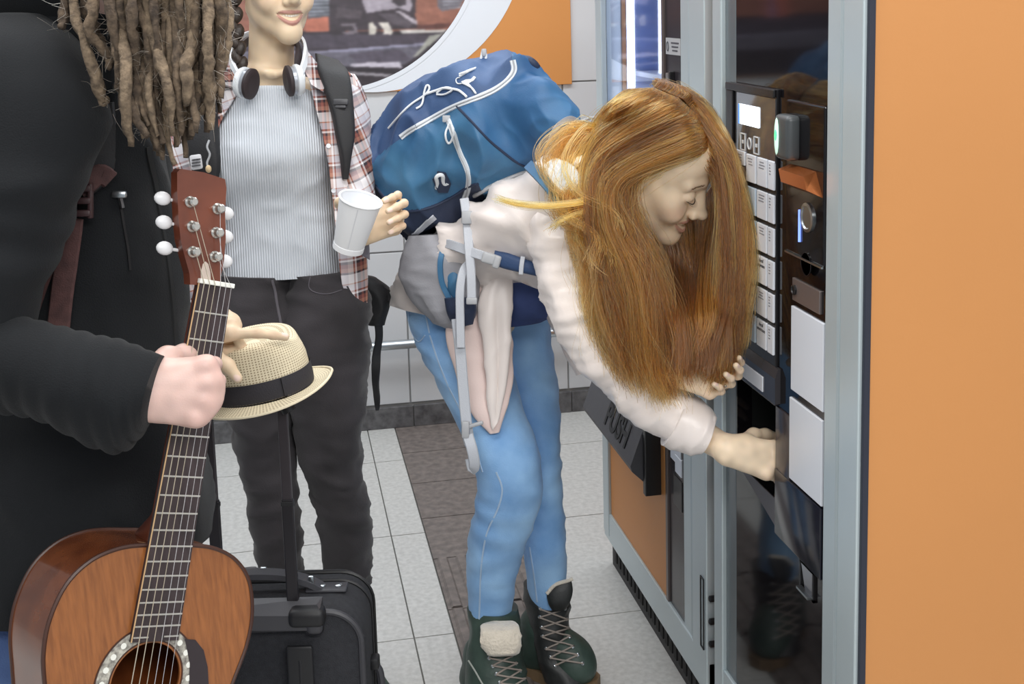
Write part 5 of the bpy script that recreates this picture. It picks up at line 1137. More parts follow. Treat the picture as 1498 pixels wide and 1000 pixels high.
hp = empty('headphones', P(395, 115, 2.52), 'white headphones with dark ear pads around the neck of the smiling woman', 'headphones')
M_hp = mat('headphone_white', (226, 230, 234), .25); M_pad = mat('ear_pad', (52, 42, 44), .6); M_chr = mat('headphone_grey', (172, 176, 184), .3, .5)
for (x, y, d, ax2, sgn) in ((357, 121, 2.505, CV(.92, -.18, .34), 1), (434, 117, 2.512, CV(-.90, -.16, .40), -1)):
    c = P(x, y, d); a = nrm(ax2)
    cupo = MB().lathe(c, a, [(.0, -.014), (.016, -.013), (.026, -.010), (.029, -.004), (.029, .002), (.026, .004), (0, .004)], 32, ref=UPV, sx=1.12).build('ear_cup', M_hp, hp)
    MB().lathe(c, a, [(.0265, .004), (.0265, .011), (.0, .011)], 32, ref=UPV, sx=1.1).build('ear_ring', M_chr, cupo)
    MB().lathe(c, a, [(.012, .022), (.022, .023), (.0285, .019), (.0285, .013), (.024, .0105)], 32, ref=UPV, sx=1.12).build('ear_pad', M_pad, cupo)
    MB().tube([c-a*.0145+.0095*(math.cos(t)*UPV*1.5+math.sin(t)*nrm(np.cross(a, UPV))) for t in np.linspace(0, 6.2832, 30)], .0016, 6, caps=False).build('ear_cup_ring', M_chr, cupo)
hb = crom([P(349, 112, 2.505), P(338, 88, 2.53), P(341, 66, 2.60), P(362, 52, 2.70), P(398, 48, 2.735), P(432, 52, 2.70), P(446, 66, 2.60), P(446, 88, 2.53), P(440, 108, 2.512)], 60)
nn_ = np.array([p-P(396, 70, 2.62) for p in hb]); MB().ribbon(hb, nn_, np.r_[np.linspace(.012, .022, 30), np.linspace(.022, .012, 30)], .007).build('headband', M_hp, hp)
hb2 = crom([P(437, 98, 2.535), P(437, 82, 2.55), P(436, 66, 2.60), P(424, 56, 2.68), P(398, 53, 2.715), P(368, 57, 2.68), P(350, 70, 2.60)], 40)
MB().ribbon(hb2, np.array([p-P(396, 70, 2.62) for p in hb2]), .020, .008).build('headband_padding', M_pad, hp)

bp2 = empty('backpack', P(480, 330, 2.82), 'black backpack worn by the smiling woman, mostly hidden behind her', 'backpack')
M_bk = mat('pack_black', (34, 34, 37), .65, var=.1, scale=30, bump=.2, bscale=300)
loft_obj('pack_body', [(330, 130, 480, 128, 2.86, 2.86, .06), (322, 170, 492, 168, 2.87, 2.87, .10), (322, 300, 500, 300, 2.87, 2.87, .11), (330, 400, 520, 405, 2.86, 2.86, .11), (340, 440, 556, 425, 2.85, 2.83, .09), (350, 470, 566, 452, 2.84, 2.82, .05)], M_bk, bp2, n=50, k=40, power=3)
loft_obj('hip_wing', [(530, 402, 548, 405, 2.74, 2.74, .02), (534, 425, 572, 425, 2.73, 2.73, .03), (540, 450, 568, 450, 2.73, 2.73, .028), (542, 475, 560, 475, 2.735, 2.735, .02)], M_bk, bp2, n=24, k=28, power=2.6, fold=folds(95, .005, 12))
MB().prism([P(560, 418, 2.71), P(578, 430, 2.71), P(570, 441, 2.71), P(561, 436, 2.71)], FWD, .006).build('strap_end', M_bk, bp2, smooth=False)
MB().ribbon(crom([P(552, 455, 2.72), P(555, 490, 2.72), P(551, 520, 2.72), P(549, 555, 2.72), P(551, 580, 2.72), P(552, 600, 2.72)], 30), np.array([nrm(-FWD+RGT*(.9*math.sin(i*.22))) for i in range(30)]), np.r_[np.full(24, .020), np.linspace(.018, .008, 6)], .004).build('hanging_strap', M_bk, bp2)
sr = loft_obj('shoulder_strap', [(462, 78, 494, 88, 2.62, 2.64, .016), (464, 100, 508, 104, 2.555, 2.575, .018), (474, 130, 514, 128, 2.53, 2.545, .018), (485, 165, 517, 165, 2.515, 2.53, .018), (492, 200, 518, 200, 2.508, 2.52, .016), (499, 232, 512, 232, 2.505, 2.515, .012), (501, 262, 509, 262, 2.51, 2.515, .006)], M_bk, bp2, n=40, k=24, power=4)
bs = bvh_of(sr)
p_, n_ = on_surf(bs, [(498, 150), (503, 150)], 4, .004); MB().box(p_[0], (.030, .006, .012), .002, axes=[RGT, FWD, UPV]).box(p_[0]-UPV*.01, (.022, .008, .006), .002, axes=[RGT, FWD, UPV]).build('strap_slider', mat('slider_grey', (70, 70, 74), .4), sr)
loft_obj('shoulder_strap', [(330, 88, 300, 96, 2.62, 2.64, .016), (322, 120, 286, 124, 2.545, 2.56, .018), (316, 160, 278, 164, 2.515, 2.53, .018), (318, 200, 274, 204, 2.50, 2.515, .018), (322, 235, 280, 238, 2.495, 2.51, .016), (318, 262, 288, 266, 2.495, 2.505, .010)], M_bk, bp2, n=40, k=24, power=4)
MB().box(P(287, 237, 2.465), (.024, .008, .030), .004, axes=[nrm(RGT+.15*UPV), FWD, nrm(UPV-.15*RGT)]).build('strap_buckle', mat('buckle_pale', (206, 206, 210), .4), bp2)
for k in range(3): MB().box(P(287, 233+4.5*k, 2.459), (.018, .004, .0024), .001, axes=[nrm(RGT+.15*UPV), FWD, nrm(UPV-.15*RGT)]).build('buckle_bar', mat('slider_grey', (70, 70, 74), .4), bp2)
MB().tube(crom([P(306, 205, 2.46), P(303, 215, 2.455), P(307, 226, 2.455), P(303, 238, 2.455), P(305, 246, 2.455)], 16), .0022, 6).build('cord', M_buck, bp2)
MB().ball(P(305, 247, 2.452), (.006, .006, .008)).build('cord_bead', mat('bead_wood', (206, 180, 140), .5), bp2)
# ------------------------------------------------------------------ the man with dreadlocks, his guitar and his hat
HM = Head(P(205, -130, 1.56), CV(.80, -.25, .30), CV(.15, 1, .0), 1.0, .2)
fist = Hand(P(194, 573, 1.462), CV(1, .03, -.10), CV(.05, .12, 1), True, 1.02, curl=((1.52, 1.5, .8), (1.52, 1.5, .8), (1.55, 1.5, .8), (1.6, 1.5, .8)), splay=(.04, .0, -.03, -.06), thumb=((.35, .38, -.85), (.5, .1, -.9), (.6, -.1, -.8)), fat=1.10)
HATC = P(384, 568, 2.03); HATN = nrm(CV(-.17, .965, .19))
hathand = Hand(P(260, 494, 1.935), CV(.96, .22, -.10), CV(-.20, .82, .52), False, .98, curl=((.22, .22, .05), (1.5, 1.7, .9), (1.5, 1.7, .9), (1.5, 1.7, .9)), splay=(.02, -.04, -.08, -.1), thumb=((.88, .60, -.10), (.62, .62, -.50), (.45, .55, -.75)))
MJ = dict(sh=P(60, 110, 1.60), el=P(-40, 520, 1.52), ch=P(110, 220, 1.74), pel=P(90, 760, 1.77), nk=P(150, 0, 1.66), ls=P(200, 150, 1.86), le=P(215, 430, 1.95))
skM = lambda v: np.tile(lin(SKIN_M), (len(v), 1)); hip = P(58, 890, 1.79); gr = lambda p, z: np.array([p[0], p[1], z])
Lh, Rh = hip+FWD*.08*np.array([1, 1, 0])+RGT*.03, hip-FWD*.05*np.array([1, 1, 0])-RGT*.02
bpm = [cap(MJ['pel'], MJ['ch'], .09, .10, .03), cap(MJ['ch'], MJ['nk'], .09, .05, .03), cap(MJ['sh'], MJ['el'], .036, .03, .02), cap(MJ['el'], fist.W(-.08, 0, 0), .03, .024, .02), cap(MJ['ch'], MJ['sh'], .06, .04, .03), cap(MJ['ch'], MJ['ls'], .06, .04, .03),
       cap(MJ['ls'], MJ['le'], .036, .03, .02), cap(MJ['le'], hathand.W(-.08, 0, 0), .03, .024, .02)]
for q in (Lh, Rh): bpm += [cap(q, gr(q, .48), .06, .045, .03), cap(gr(q, .48), gr(q, .08), .045, .03, .02)]
man = body_mesh('person', [piece(bpm, .010, skM, 2), piece(HM.prims(MJ['nk'], .056), .0028, lambda v: HM.tint(v, SKIN_M, (170, 110, 100), 4), 1), piece(fist.p+[cap(fist.W(-.06, 0, 0), fist.W(-.005, 0, 0), .031, .030, .015, 'u', (fist.z, .8))], .0021, lambda v: fist.tint(v, SKIN_M)),
                            piece(hathand.p+[cap(hathand.W(-.07, 0, 0), hathand.W(-.005, 0, 0), .028, .026, .015, 'u', (hathand.z, .8))], .0019, lambda v: hathand.tint(v, SKIN_W))],
                'person with long dreadlocks and black jacket gripping the neck of an acoustic guitar')
for q in (-1, 1): HM.brow(man, q, (70, 56, 46))
M_jk = mat('jacket_black', (27, 29, 32), .9, rgb2=(20, 22, 25), scale=6, bump=.25, bscale=500, sheen=.06, spec=.25)
jrows = [(70, -40, 226, -40, 1.70, 1.70, .09), (44, 40, 223, 40, 1.71, 1.71, .115), (16, 130, 226, 140, 1.72, 1.72, .13), (4, 215, 233, 215, 1.73, 1.73, .135), (-4, 300, 247, 290, 1.74, 1.74, .135), (-12, 400, 265, 400, 1.745, 1.745, .13), (-16, 520, 275, 520, 1.75, 1.75, .13),
         (-22, 640, 293, 640, 1.75, 1.75, .135), (-24, 700, 303, 700, 1.75, 1.75, .14), (-24, 760, 304, 755, 1.75, 1.75, .14), (-22, 820, 284, 800, 1.75, 1.75, .14), (-18, 878, 200, 862, 1.75, 1.75, .135)]
jacket = loft_obj('jacket', jrows, M_jk, man, n=80, k=64, power=2.6, fold=addf(folds(101, .010, 2.6), folds(102, .004, 7)))
loft_obj('sleeve', [(-30, 35, 70, 25, 1.62, 1.62, .06), (-52, 75, 108, 62, 1.58, 1.56, .085), (-62, 120, 136, 112, 1.56, 1.54, .092), (-66, 190, 148, 175, 1.54, 1.53, .090), (-74, 260, 120, 262, 1.53, 1.52, .085), (-84, 350, 82, 350, 1.52, 1.51, .08), (-90, 440, 48, 440, 1.51, 1.50, .076), (-84, 560, 10, 520, 1.50, 1.49, .06)], M_jk, jacket, n=70, k=48, fold=addf(folds(103, .009, 3.2), rings(104, .006, 8, .5, 1, 1.5)))
loft_obj('sleeve', [(-90, 470, -70, 600, 1.50, 1.50, .055), (-30, 452, -10, 600, 1.49, 1.49, .066), (20, 460, 35, 606, 1.48, 1.48, .066), (74, 478, 88, 618, 1.47, 1.475, .064), (126, 496, 142, 645, 1.465, 1.47, .064), (168, 502, 184, 656, 1.46, 1.465, .060), (206, 514, 206, 640, 1.46, 1.46, .055), (236, 526, 217, 622, 1.458, 1.458, .046)], M_jk, jacket, n=80, k=44, fold=addf(folds(105, .007, 5), rings(106, .006, 11, .1, .95, 1.6)))
loft_obj('sleeve', [(170, 110, 240, 130, 1.90, 1.90, .06), (180, 250, 250, 250, 1.93, 1.93, .06), (180, 380, 252, 370, 1.95, 1.95, .055), (190, 460, 262, 420, 1.97, 1.97, .05), (225, 515, 262, 450, 1.99, 1.99, .042), (262, 512, 282, 458, 2.0, 2.0, .036)], M_jk, jacket, n=50, k=32)
hv, hq = sdf_mesh([ell(P(95, -10, 1.68), [RGT, FWD, UPV], (.15, .12, .06), .03), cap(P(20, 20, 1.66), P(190, 10, 1.64), .05, .045, .03), ell(HM.L(0, 0, .0), HM.A, (.05, .05, .2), .02, 's')], .007)
np_mesh('hood', relax(hv, hq, 3), hq, M_jk, jacket)
bvk = bvh_of(jacket)
p_, n_ = on_surf(bvk, [(176, 300), (181, 330), (186, 360), (190, 395)], 24, .001); MB().ribbon(p_, n_, .004, .002).build('pocket_zip', mat('zip_dark', (20, 20, 22), .4), jacket)
p_, n_ = on_surf(bvk, [(172, 284), (174, 290), (177, 304)], 8, .005); MB().box(p_[0], (.020, .008, .010), .003, axes=[RGT, FWD, UPV]).tube(p_, .0032, 6).build('zip_pull', M_steel, jacket)
p_, n_ = on_surf(bvk, [(168, 128), (169, 128)], 4, .010); MB().ball(p_[0], (.008, .008, .010), n=12).tube([p_[0]+UPV*.008, p_[0]+UPV*.06-RGT*.008], .0012, 5).build('cord_toggle', M_steel, jacket)
p_, n_ = on_surf(bvk, [(258, 220), (256, 270), (262, 350), (266, 420)], 30, .001)
p_, n_ = on_surf(bvk, [(216, 215), (232, 300), (250, 420), (258, 520)], 30, .001); MB().ribbon(p_, n_, .010, .003).build('front_edge', mat('jacket_edge', (18, 19, 21), .8), jacket)
jv, jq = sdf_mesh([cap(Lh+np.array([0, 0, .02]), gr(Lh, .48), .085, .07, .04), cap(gr(Lh, .48), gr(Lh, .06), .078, .055, .03), cap(Rh+np.array([0, 0, .02]), gr(Rh, .48), .085, .07, .04), cap(gr(Rh, .48), gr(Rh, .06), .078, .055, .03)], .008)
jv = relax(jv, jq, 2); np_mesh('jeans', jv, jq, mat('blue_denim', (92, 118, 168), .85, rgb2=(58, 80, 128), scale=8, bump=.25, bscale=400), man)
for q in (Lh, Rh):
    t = nrm(RGT*np.array([1, 1, 0])); sv_, sq_ = sdf_mesh([cap(gr(q, .05)-t*.05, gr(q, .045)+t*.12, .044, .038, .03), cap(gr(q, .06)-t*.02, gr(q, .11), .046, .045, .03)], .007); sv_[:, 2] = np.maximum(sv_[:, 2], 0.0); np_mesh('shoe', sv_, sq_, M_bootd, man)
# dreadlocks
g = np.random.default_rng(77)
M_dr = [mat('dread_%s' % n_, c, .95, rgb2=c2, scale=90, bump=.8, bscale=150) for n_, c, c2 in (('brown', (116, 99, 81), (62, 52, 43)), ('sand', (136, 118, 97), (78, 66, 54)), ('dark', (98, 83, 68), (54, 45, 38)))]
hv, hq = sdf_mesh([ell(HM.L(0, -.025, .045), HM.A, (.086, .098, .088), .02)], .006); hairm = np_mesh('hair', hv, hq, M_dr[2], man)
paths = [([(92, -50), (95, -10), (94, 20), (90, 38), (84, 43)], 1.50, .0062), ([(110, -50), (108, -10), (113, 30), (126, 70), (140, 108), (149, 140), (154, 153), (162, 152)], 1.49, .0064), ([(130, -50), (136, -10), (140, 20), (136, 45), (150, 68), (162, 84), (158, 98)], 1.47, .007),
         ([(150, -60), (158, 0), (164, 40), (172, 80), (178, 110), (188, 150), (196, 176), (214, 202)], 1.46, .0062), ([(118, -60), (122, 0), (132, 40), (144, 60), (150, 80)], 1.52, .0066)]
for i in range(58):
    u = i/57.; x0 = 158+170*u+g.normal()*4; yb = np.interp(x0, [150, 180, 205, 225, 250, 290, 315, 330], [120, 190, 214, 234, 205, 186, 165, 140])*g.uniform(.78, 1.08); xe = x0+np.interp(x0, [150, 240, 330], [42, 10, -12])+g.normal()*8
    n_ = 8; ys = np.linspace(-60, yb, n_); xs = x0+(xe-x0)*((ys+60)/(yb+60))**1.5+np.cumsum(g.normal(size=n_))*2.8
    paths.append((list(zip(xs, ys)), 1.455+.09*g.uniform(), .0058*g.uniform(.75, 1.3)))
for i, (pt, d, r) in enumerate(paths):
    k_ = 26; c = crom([P(x, y, d+.012*math.sin(j*1.1+i)) for j, (x, y) in enumerate(pt)], k_); c += np.cumsum(g.normal(size=c.shape), 0)*.0006
    rad = r*(1+.15*np.convolve(g.normal(size=k_+2), [1, 1, 1], 'valid')/1.7)*np.r_[np.ones(k_-5), np.linspace(1, .45, 5)]; rad = np.clip(rad, .003, .012)
    m = MB().tube(c, rad, 9); V_ = np.array(m.v); V_ += .0009*np.stack([rnoise(200+i*3+a, 90, 10)(V_) for a in range(3)], 1); m.v = list(V_)
    m.build('dreadlock', M_dr[int(g.integers(0, 3))], hairm, auto=180)
fz = []
for pt, d, r in paths:
    for _ in range(16):
        c = crom([P(x, y, d) for x, y in pt], 30); a = g.integers(2, 28); p0 = c[a]+g.normal(size=3)*r*.7; dr = nrm(g.normal(size=3)+np.array([0, 0, -.6]))
        fz.append(crom([p0, p0+dr*.012+g.normal(size=3)*.002, p0+dr*.022+g.normal(size=3)*.005], 6))
hair_curves('hair_fuzz', np.array(fz), np.linspace(.0003, .00012, 6)[None], hair_mat('dread_fuzz', (150, 132, 108), .5, .2), hairm)
# his own backpack: dark red straps over the jacket
bp3 = empty('backpack', P(-60, 400, 1.9), 'backpack with dark red straps worn by the person with dreadlocks', 'backpack')
M_rd = mat('strap_maroon', (92, 62, 60), .75, rgb2=(70, 46, 45), scale=60, bump=.3, bscale=500)
M_rdb = mat('buckle_maroon', (64, 44, 46), .45)
loft_obj('pack_body', [(-110, 110, 10, 100, 1.80, 1.80, .08), (-160, 190, 6, 190, 1.81, 1.81, .12), (-175, 420, 2, 430, 1.82, 1.82, .13), (-160, 600, 0, 600, 1.82, 1.82, .11), (-120, 650, -10, 650, 1.81, 1.81, .06)], M_bk, bp3, n=40, k=36, power=3)
for pts, wd in (([(108, 318), (104, 350), (99, 390), (94, 430), (88, 486)], .030), ([(96, 322), (82, 360), (64, 410), (48, 458)], .020)):
    p_, n_ = on_surf(bvk, pts, 30, .004); MB().ribbon(p_-FWD*.006, n_, wd, .004).build('strap', M_rd, bp3)
p_, n_ = on_surf(bvk, [(150, 150), (153, 200), (150, 245), (136, 262), (118, 276)], 40, .004); MB().ribbon(p_-FWD*.004, n_, .032, .006).build('shoulder_strap', M_bk, bp3)
p_, n_ = on_surf(bvk, [(160, 262), (146, 252), (132, 266), (120, 274)], 16, .009); MB().ribbon(p_-FWD*.004, n_, .026, .005).build('strap', M_rd, bp3)
p_, n_ = on_surf(bvk, [(119, 292), (119.5, 292)], 4, .012); b = MB()
for dz in (-.016, 0, .016): b.box(p_[0]+UPV*dz-FWD*.006, (.034, .012, .009), .003, axes=[RGT, FWD, UPV])
for dx in (-.015, .015): b.box(p_[0]+RGT*dx-FWD*.004, (.006, .010, .046), .002, axes=[RGT, FWD, UPV])
b.build('buckle', M_rdb, bp3)

# ---- guitar
GO = P(247, 797, 1.525); GA = nrm(CV(.133, .98, -.15)); GN = CV(.68, .02, .73); GN = nrm(GN-GA*(GN@GA)); GS = nrm(np.cross(GA, GN)); GS = GS if GS@RGT > 0 else -GS
def G(s, t, n=0.): return GO+GS*s-GA*t+GN*n                 # s: across, t: down from the body joint, n: out of the face
def Gpx(x, y, n=0.):
    q = ray(x, y); o = G(0, 0, n)-CAM; k_ = (o@GN)/(q@GN); r = CAM+q*k_-GO; return r@GS, -(r@GA)
M_top = mat('cedar_top', (156, 96, 50), .35, rgb2=(128, 76, 38), scale=14, stretch=(14, 14, .8), bump=.04, coat=.25)
M_side = mat('mahogany_side', (122, 66, 34), .2, rgb2=(92, 46, 24), scale=8, stretch=(3, 3, 3), coat=.5)
M_neck = mat('neck_wood', (118, 62, 42), .3, rgb2=(92, 46, 32), scale=14, coat=.3)
M_fb = mat('rosewood', (64, 52, 54), .45, rgb2=(48, 38, 40), scale=40, stretch=(2, 2, .3))
M_fret = mat('fret_metal', (206, 204, 198), .28, .9); M_bind = mat('binding_dark', (66, 38, 28), .4); M_bindl = mat('binding_light', (204, 170, 128), .4); M_bone = mat('nut_bone', (236, 236, 228), .35)
guitar = empty('acoustic_guitar', G(0, .47, -.05), 'brown acoustic guitar held upright by the neck in front of black jacket', 'guitar')
half = [(0.0, 0.0), (.0, .034), (.004, .068), (.018, .102), (.045, .128), (.085, .141), (.125, .1405), (.165, .130), (.205, .119), (.235, .1165), (.275, .126), (.315, .148), (.36, .172), (.405, .184), (.445, .176), (.472, .145), (.487, .09), (.491, .0)]
hp_ = crom([(t, s*.965, 0) for t, s in half], 90); right = [(s, t) for t, s, _ in hp_]; outl = [(max(s, 0), max(t, 0)) for s, t in right]+[(-max(s, 0), max(t, 0)) for s, t in right[::-1][1:-1]]
SH = (0.0, .162, .0455); hole = [(SH[0]+SH[2]*math.cos(a), SH[1]+SH[2]*math.sin(a)) for a in np.linspace(0, 2*math.pi, 49)[:-1]]
from mathutils.geometry import tessellate_polygon
tri = tessellate_polygon([[Vector((x, y, 0)) for x, y in outl], [Vector((x, y, 0)) for x, y in hole]]); allp = outl+hole
m = MB(); m.add([G(x, y, 0) for x, y in allp]+[G(x, y, -.003) for x, y in allp], [tuple(q) for q in tri]+[tuple(i+len(allp) for i in q)[::-1] for q in tri]+[(len(outl)+i, len(outl)+(i+1) % 48, len(allp)+len(outl)+(i+1) % 48, len(allp)+len(outl)+i) for i in range(48)])
m.build('soundboard', M_top, guitar, smooth=False)
no = len(outl); D_ = .104
m = MB(); m.add([G(x, y, -.0005) for x, y in outl]+[G(x*.985, y, -D_) for x, y in outl], [(i, (i+1) % no, no+(i+1) % no, no+i) for i in range(no)]); m.build('rib_side', M_side, guitar, auto=60)
m = MB(); m.add([G(x*.985, y, -D_) for x, y in outl], [tuple(range(no))]); m.build('back_plate', M_side, guitar, smooth=False)
MB().tube([G(x, y, .0) for x, y in outl+outl[:1]], .0026, 6, caps=False).build('edge_binding', M_bind, guitar)
MB().tube([G(x*.985, y, -D_) for x, y in outl+outl[:1]], .0024, 6, caps=False).build('edge_binding', M_bind, guitar)
def annulus(r0, r1, n_, h, a0=0., a1=2*math.pi, k=64):
    mm = MB(); A = np.linspace(a0, a1, k+1); V_ = []
    for a in A:
        for r in (r0, r1): V_.append(G(SH[0]+r*math.cos(a), SH[1]+r*math.sin(a), n_)); V_.append(G(SH[0]+r*math.cos(a), SH[1]+r*math.sin(a), n_+h))
    f_ = []
    for i in range(k):
        a, b = 4*i, 4*i+4; f_ += [(a+1, a+3, b+3, b+1), (a, b, b+2, a+2), (a, a+1, b+1, b), (a+2, b+2, b+3, a+3)]
    return mm.add(V_, f_)
ro = annulus(.0495, .0655, .0001, .0006).build('rosette', mat('rosette_mosaic', (196, 192, 180), .4, rgb2=(104, 100, 96), scale=170), guitar, smooth=False)
annulus(.0478, .0495, .0001, .0008).build('rosette_ring', M_bind, ro, smooth=False); annulus(.0655, .0675, .0001, .0008).build('rosette_ring', M_bind, ro, smooth=False)
for i in range(22):
    a = 2*math.pi*i/22; r = .0575; MB().prism([G(SH[0]+r*math.cos(a)+.0038*math.cos(b), SH[1]+r*math.sin(a)+.0038*math.sin(b), .0007) for b in np.linspace(0, 6.283, 9)[:-1]], GN, .0004).build('rosette_inlay', M_bone, ro, smooth=False)
pg = [Gpx(*q) for q in ((270, 934), (285, 935), (297, 950), (303, 975), (305, 1010), (304, 1060), (280, 1085), (262, 1070), (268, 1030), (276, 1000), (277, 970))]
MB().prism([G(s, t, .0004) for s, t in pg], GN, .0012).build('pickguard', mat('pickguard_dark', (48, 40, 44), .25), guitar, smooth=False)
MB().box(G(0, .3645, .005), (.17, .026, .010), .003, axes=[GS, -GA, GN]).build('bridge', M_fb, guitar); MB().box(G(0, .3595, .012), (.075, .003, .006), .001, axes=[GS, -GA, GN]).build('saddle', M_bone, guitar, smooth=False)
SC = .650; fpos = [SC*(1-2**(-i/12)) for i in range(20)]; nutT = -SC/2
def nw_(t): return .0240+.0056*(t-nutT)/(SC/2)               # half width of the neck
fb0, fb1 = nutT, .1135
MB().prism([G(-nw_(fb0), fb0, .0), G(nw_(fb0), fb0, .0), G(nw_(fb1), fb1, .0), G(-nw_(fb1), fb1, .0)], GN, .0065).build('fingerboard', M_fb, guitar, smooth=False)
MB().tube([G(-nw_(fb0), fb0, .0066), G(-nw_(fb1), fb1, .0066)], .0009, 5).build('fingerboard_binding', M_bindl, guitar)
for i in range(1, 20):
    t = nutT+fpos[i]
    if t < fb1-.004 or i == 19:
        t = min(t, fb1-.002)
        if i == 19:
            for a, b in ((-1, -.35), (.35, 1)): MB().tube([G(a*nw_(t)*.96, t, .0068), G(b*nw_(t)*.96, t, .0068)], .0011, 6).build('fret', M_fret, guitar)
        else: MB().tube([G(-nw_(t)*.97, t, .0068), G(nw_(t)*.97, t, .0068)], .0012, 6).build('fret', M_fret, guitar)
m = MB(); ks = 14; ts = np.linspace(nutT, -.005, 12); V_, f_ = [], []
for t in ts:
    for j in range(ks+1):
        a = math.pi*j/ks; V_.append(G(-nw_(t)*math.cos(a), t, -.019*math.sin(a)))
for i in range(len(ts)-1):
    for j in range(ks): f_.append((i*(ks+1)+j, i*(ks+1)+j+1, (i+1)*(ks+1)+j+1, (i+1)*(ks+1)+j))
m.add(V_, f_+[tuple(range(ks+1)), tuple((len(ts)-1)*(ks+1)+j for j in range(ks+1))[::-1]]); m.build('neck', M_neck, guitar)
m = MB(); V_, f_ = [], []
for t, w_, dp in ((-.045, .024, .022), (-.028, .022, .045), (-.012, .019, .07), (-.0, .017, .085)):
    for j in range(13):
        a = math.pi*j/12; V_.append(G(-w_*math.cos(a), t, -dp*math.sin(a)-.001))
for i in range(3):
    for j in range(12): f_.append((i*13+j, i*13+j+1, (i+1)*13+j+1, (i+1)*13+j))
m.add(V_, f_); m.build('heel', M_neck, guitar); MB().tube([G(-.017, .001, -.002), G(-.03, .001, -.02), G(-.036, .002, -.05), G(-.03, .002, -.08)], .0012, 6).build('heel_binding', M_bindl, guitar)
MB().box(G(0, nutT-.002, .0055), (.050, .006, .011), .001, axes=[GS, -GA, GN]).build('nut', M_bone, guitar, smooth=False)
hd = [Gpx(*q) for q in ((262, 247), (296, 252), (327, 262), (329, 275), (327, 310), (328, 350), (325, 385), (321, 402), (320, 418), (276, 416), (275, 400), (268, 375), (262, 350), (259, 320), (257, 280), (257, 252))]
MB().prism([G(s, t, -.012) for s, t in hd], GN, .016).build('headstock', M_neck, guitar, smooth=False)
tp = [Gpx(*q) for q in ((292, 416), (291, 398), (294, 386), (298, 382), (302, 386), (305, 398), (306, 416))]; MB().prism([G(s, t, .004) for s, t in tp], GN, .001).build('truss_cover', mat('truss_pale', (206, 190, 178), .35), guitar, smooth=False)
posts = [(278, 295), (281, 331), (282, 368), (318, 305), (316, 340), (314, 375)]; btn = [(240, 290), (242, 325), (243, 363), (333, 312), (332, 346), (331, 382)]
M_btn = mat('tuner_pearl', (226, 226, 228), .3); ends = []
for (px, py), (bx, by) in zip(posts, btn):
    s, t = Gpx(px, py, .005); c = G(s, t, .004); pg_ = MB().lathe(c, GN, [(.0072, 0), (.0072, .002), (.0052, .004), (.0052, .011), (.0058, .012), (.004, .014), (0, .014)], 20).build('tuning_peg', M_fret, guitar)
    b_ = Gpx(bx, by, -.008); e = G(b_[0], b_[1], -.012); MB().ball(e, (.0115, .0060, .0088), axes=[GS, GN, GA], n=16).tube([e, G(s, t, -.010)], .0022, 6).build('tuner_button', M_btn, pg_); ends.append(G(s, t, .012))
order = [2, 1, 0, 3, 4, 5]
for i in range(6):
    u = (i-2.5)/2.5; a = G(u*.0196, nutT, .0118); b = G(u*.0285, .3595, .0150); r = (.00062, .00055, .00048, .00042, .00036, .0003)[i]
    MB().tube([ends[order[i]], a], r, 5).tube([a, G(u*.0222, -.1, .0118), G(u*.0248, .1, .0128), b], r, 5).build('string', mat('string_%s' % ('wound' if i < 3 else 'plain'), (206, 196, 176) if i < 3 else (214, 212, 214), .35, .5), guitar)

# ---- straw hat with black band
M_straw = mat('straw', (226, 214, 186), .8, var=.05, scale=60); M_hole = mat('straw_gap', (158, 140, 110), .9); M_band = mat('hat_band', (44, 42, 48), .75, bump=.3, bscale=500)
hat = empty('straw_hat', HATC, 'pale straw trilby hat with wide black band held on top of the suitcase handle', 'hat')
hx = nrm(RGT-HATN*(RGT@HATN)); hy = np.cross(HATN, hx)
def woven(name, fun, nu, nv, parent, gap=True):
    V_ = [fun(i/nu, j/nv) for j in range(nv+1) for i in range(nu)]; f_ = [(j*nu+i, j*nu+(i+1) % nu, (j+1)*nu+(i+1) % nu, (j+1)*nu+i) for j in range(nv) for i in range(nu)]
    me = bpy.data.meshes.new(name); me.from_pydata([tuple(p) for p in V_], [], f_); me.materials.append(M_straw); me.materials.append(M_hole)
    if gap: me.polygons.foreach_set('material_index', [1 if ((i % 2 == 0) and (j % 2 == 0)) else 0 for j in range(nv) for i in range(nu)])
    me.polygons.foreach_set('use_smooth', [True]*len(f_)); o = bpy.data.objects.new(name, me); COL.objects.link(o); o.parent = parent; o.matrix_parent_inverse = wm(parent).inverted(); return o
def crown(u, v):
    a = 2*math.pi*u; h = .090*min(v/.78, 1); r = .0780-.0055*min(v/.78, 1)**2
    if v > .70: q = (v-.70)/.30; r *= max(1-q**3.2, 0.02); h = .090*(.70/.78)+.013*math.sin(min(q*1.6, 1)*math.pi/2)
    ex, ey = 1.08*r*math.cos(a), .90*r*math.sin(a)
    dent = max(0, h-.062)*.5*math.exp(-(ey/.030)**2) if v > .5 else 0
    pinch = 1-.10*max(0, (h-.05)/.05)*max(0, math.cos(a))**2
    return HATC+hx*ex*pinch+hy*ey*pinch+HATN*(h-dent*.9)
woven('crown', crown, 200, 56, hat)
def brim(u, v):
    a = 2*math.pi*u; r = .078+.031*v; lift = .008*v*v*(.4+.9*max(0, math.cos(a))**2)-.010*v*(abs(math.sin(a)))
    return HATC+hx*1.08*r*math.cos(a)+hy*.92*r*math.sin(a)+HATN*(lift-.002)
woven('brim', brim, 240, 18, hat)
MB().tube([brim(i/80, 1.0) for i in range(81)], .0022, 6, caps=False).build('brim_edge', M_straw, hat)
V_, f_ = [], []
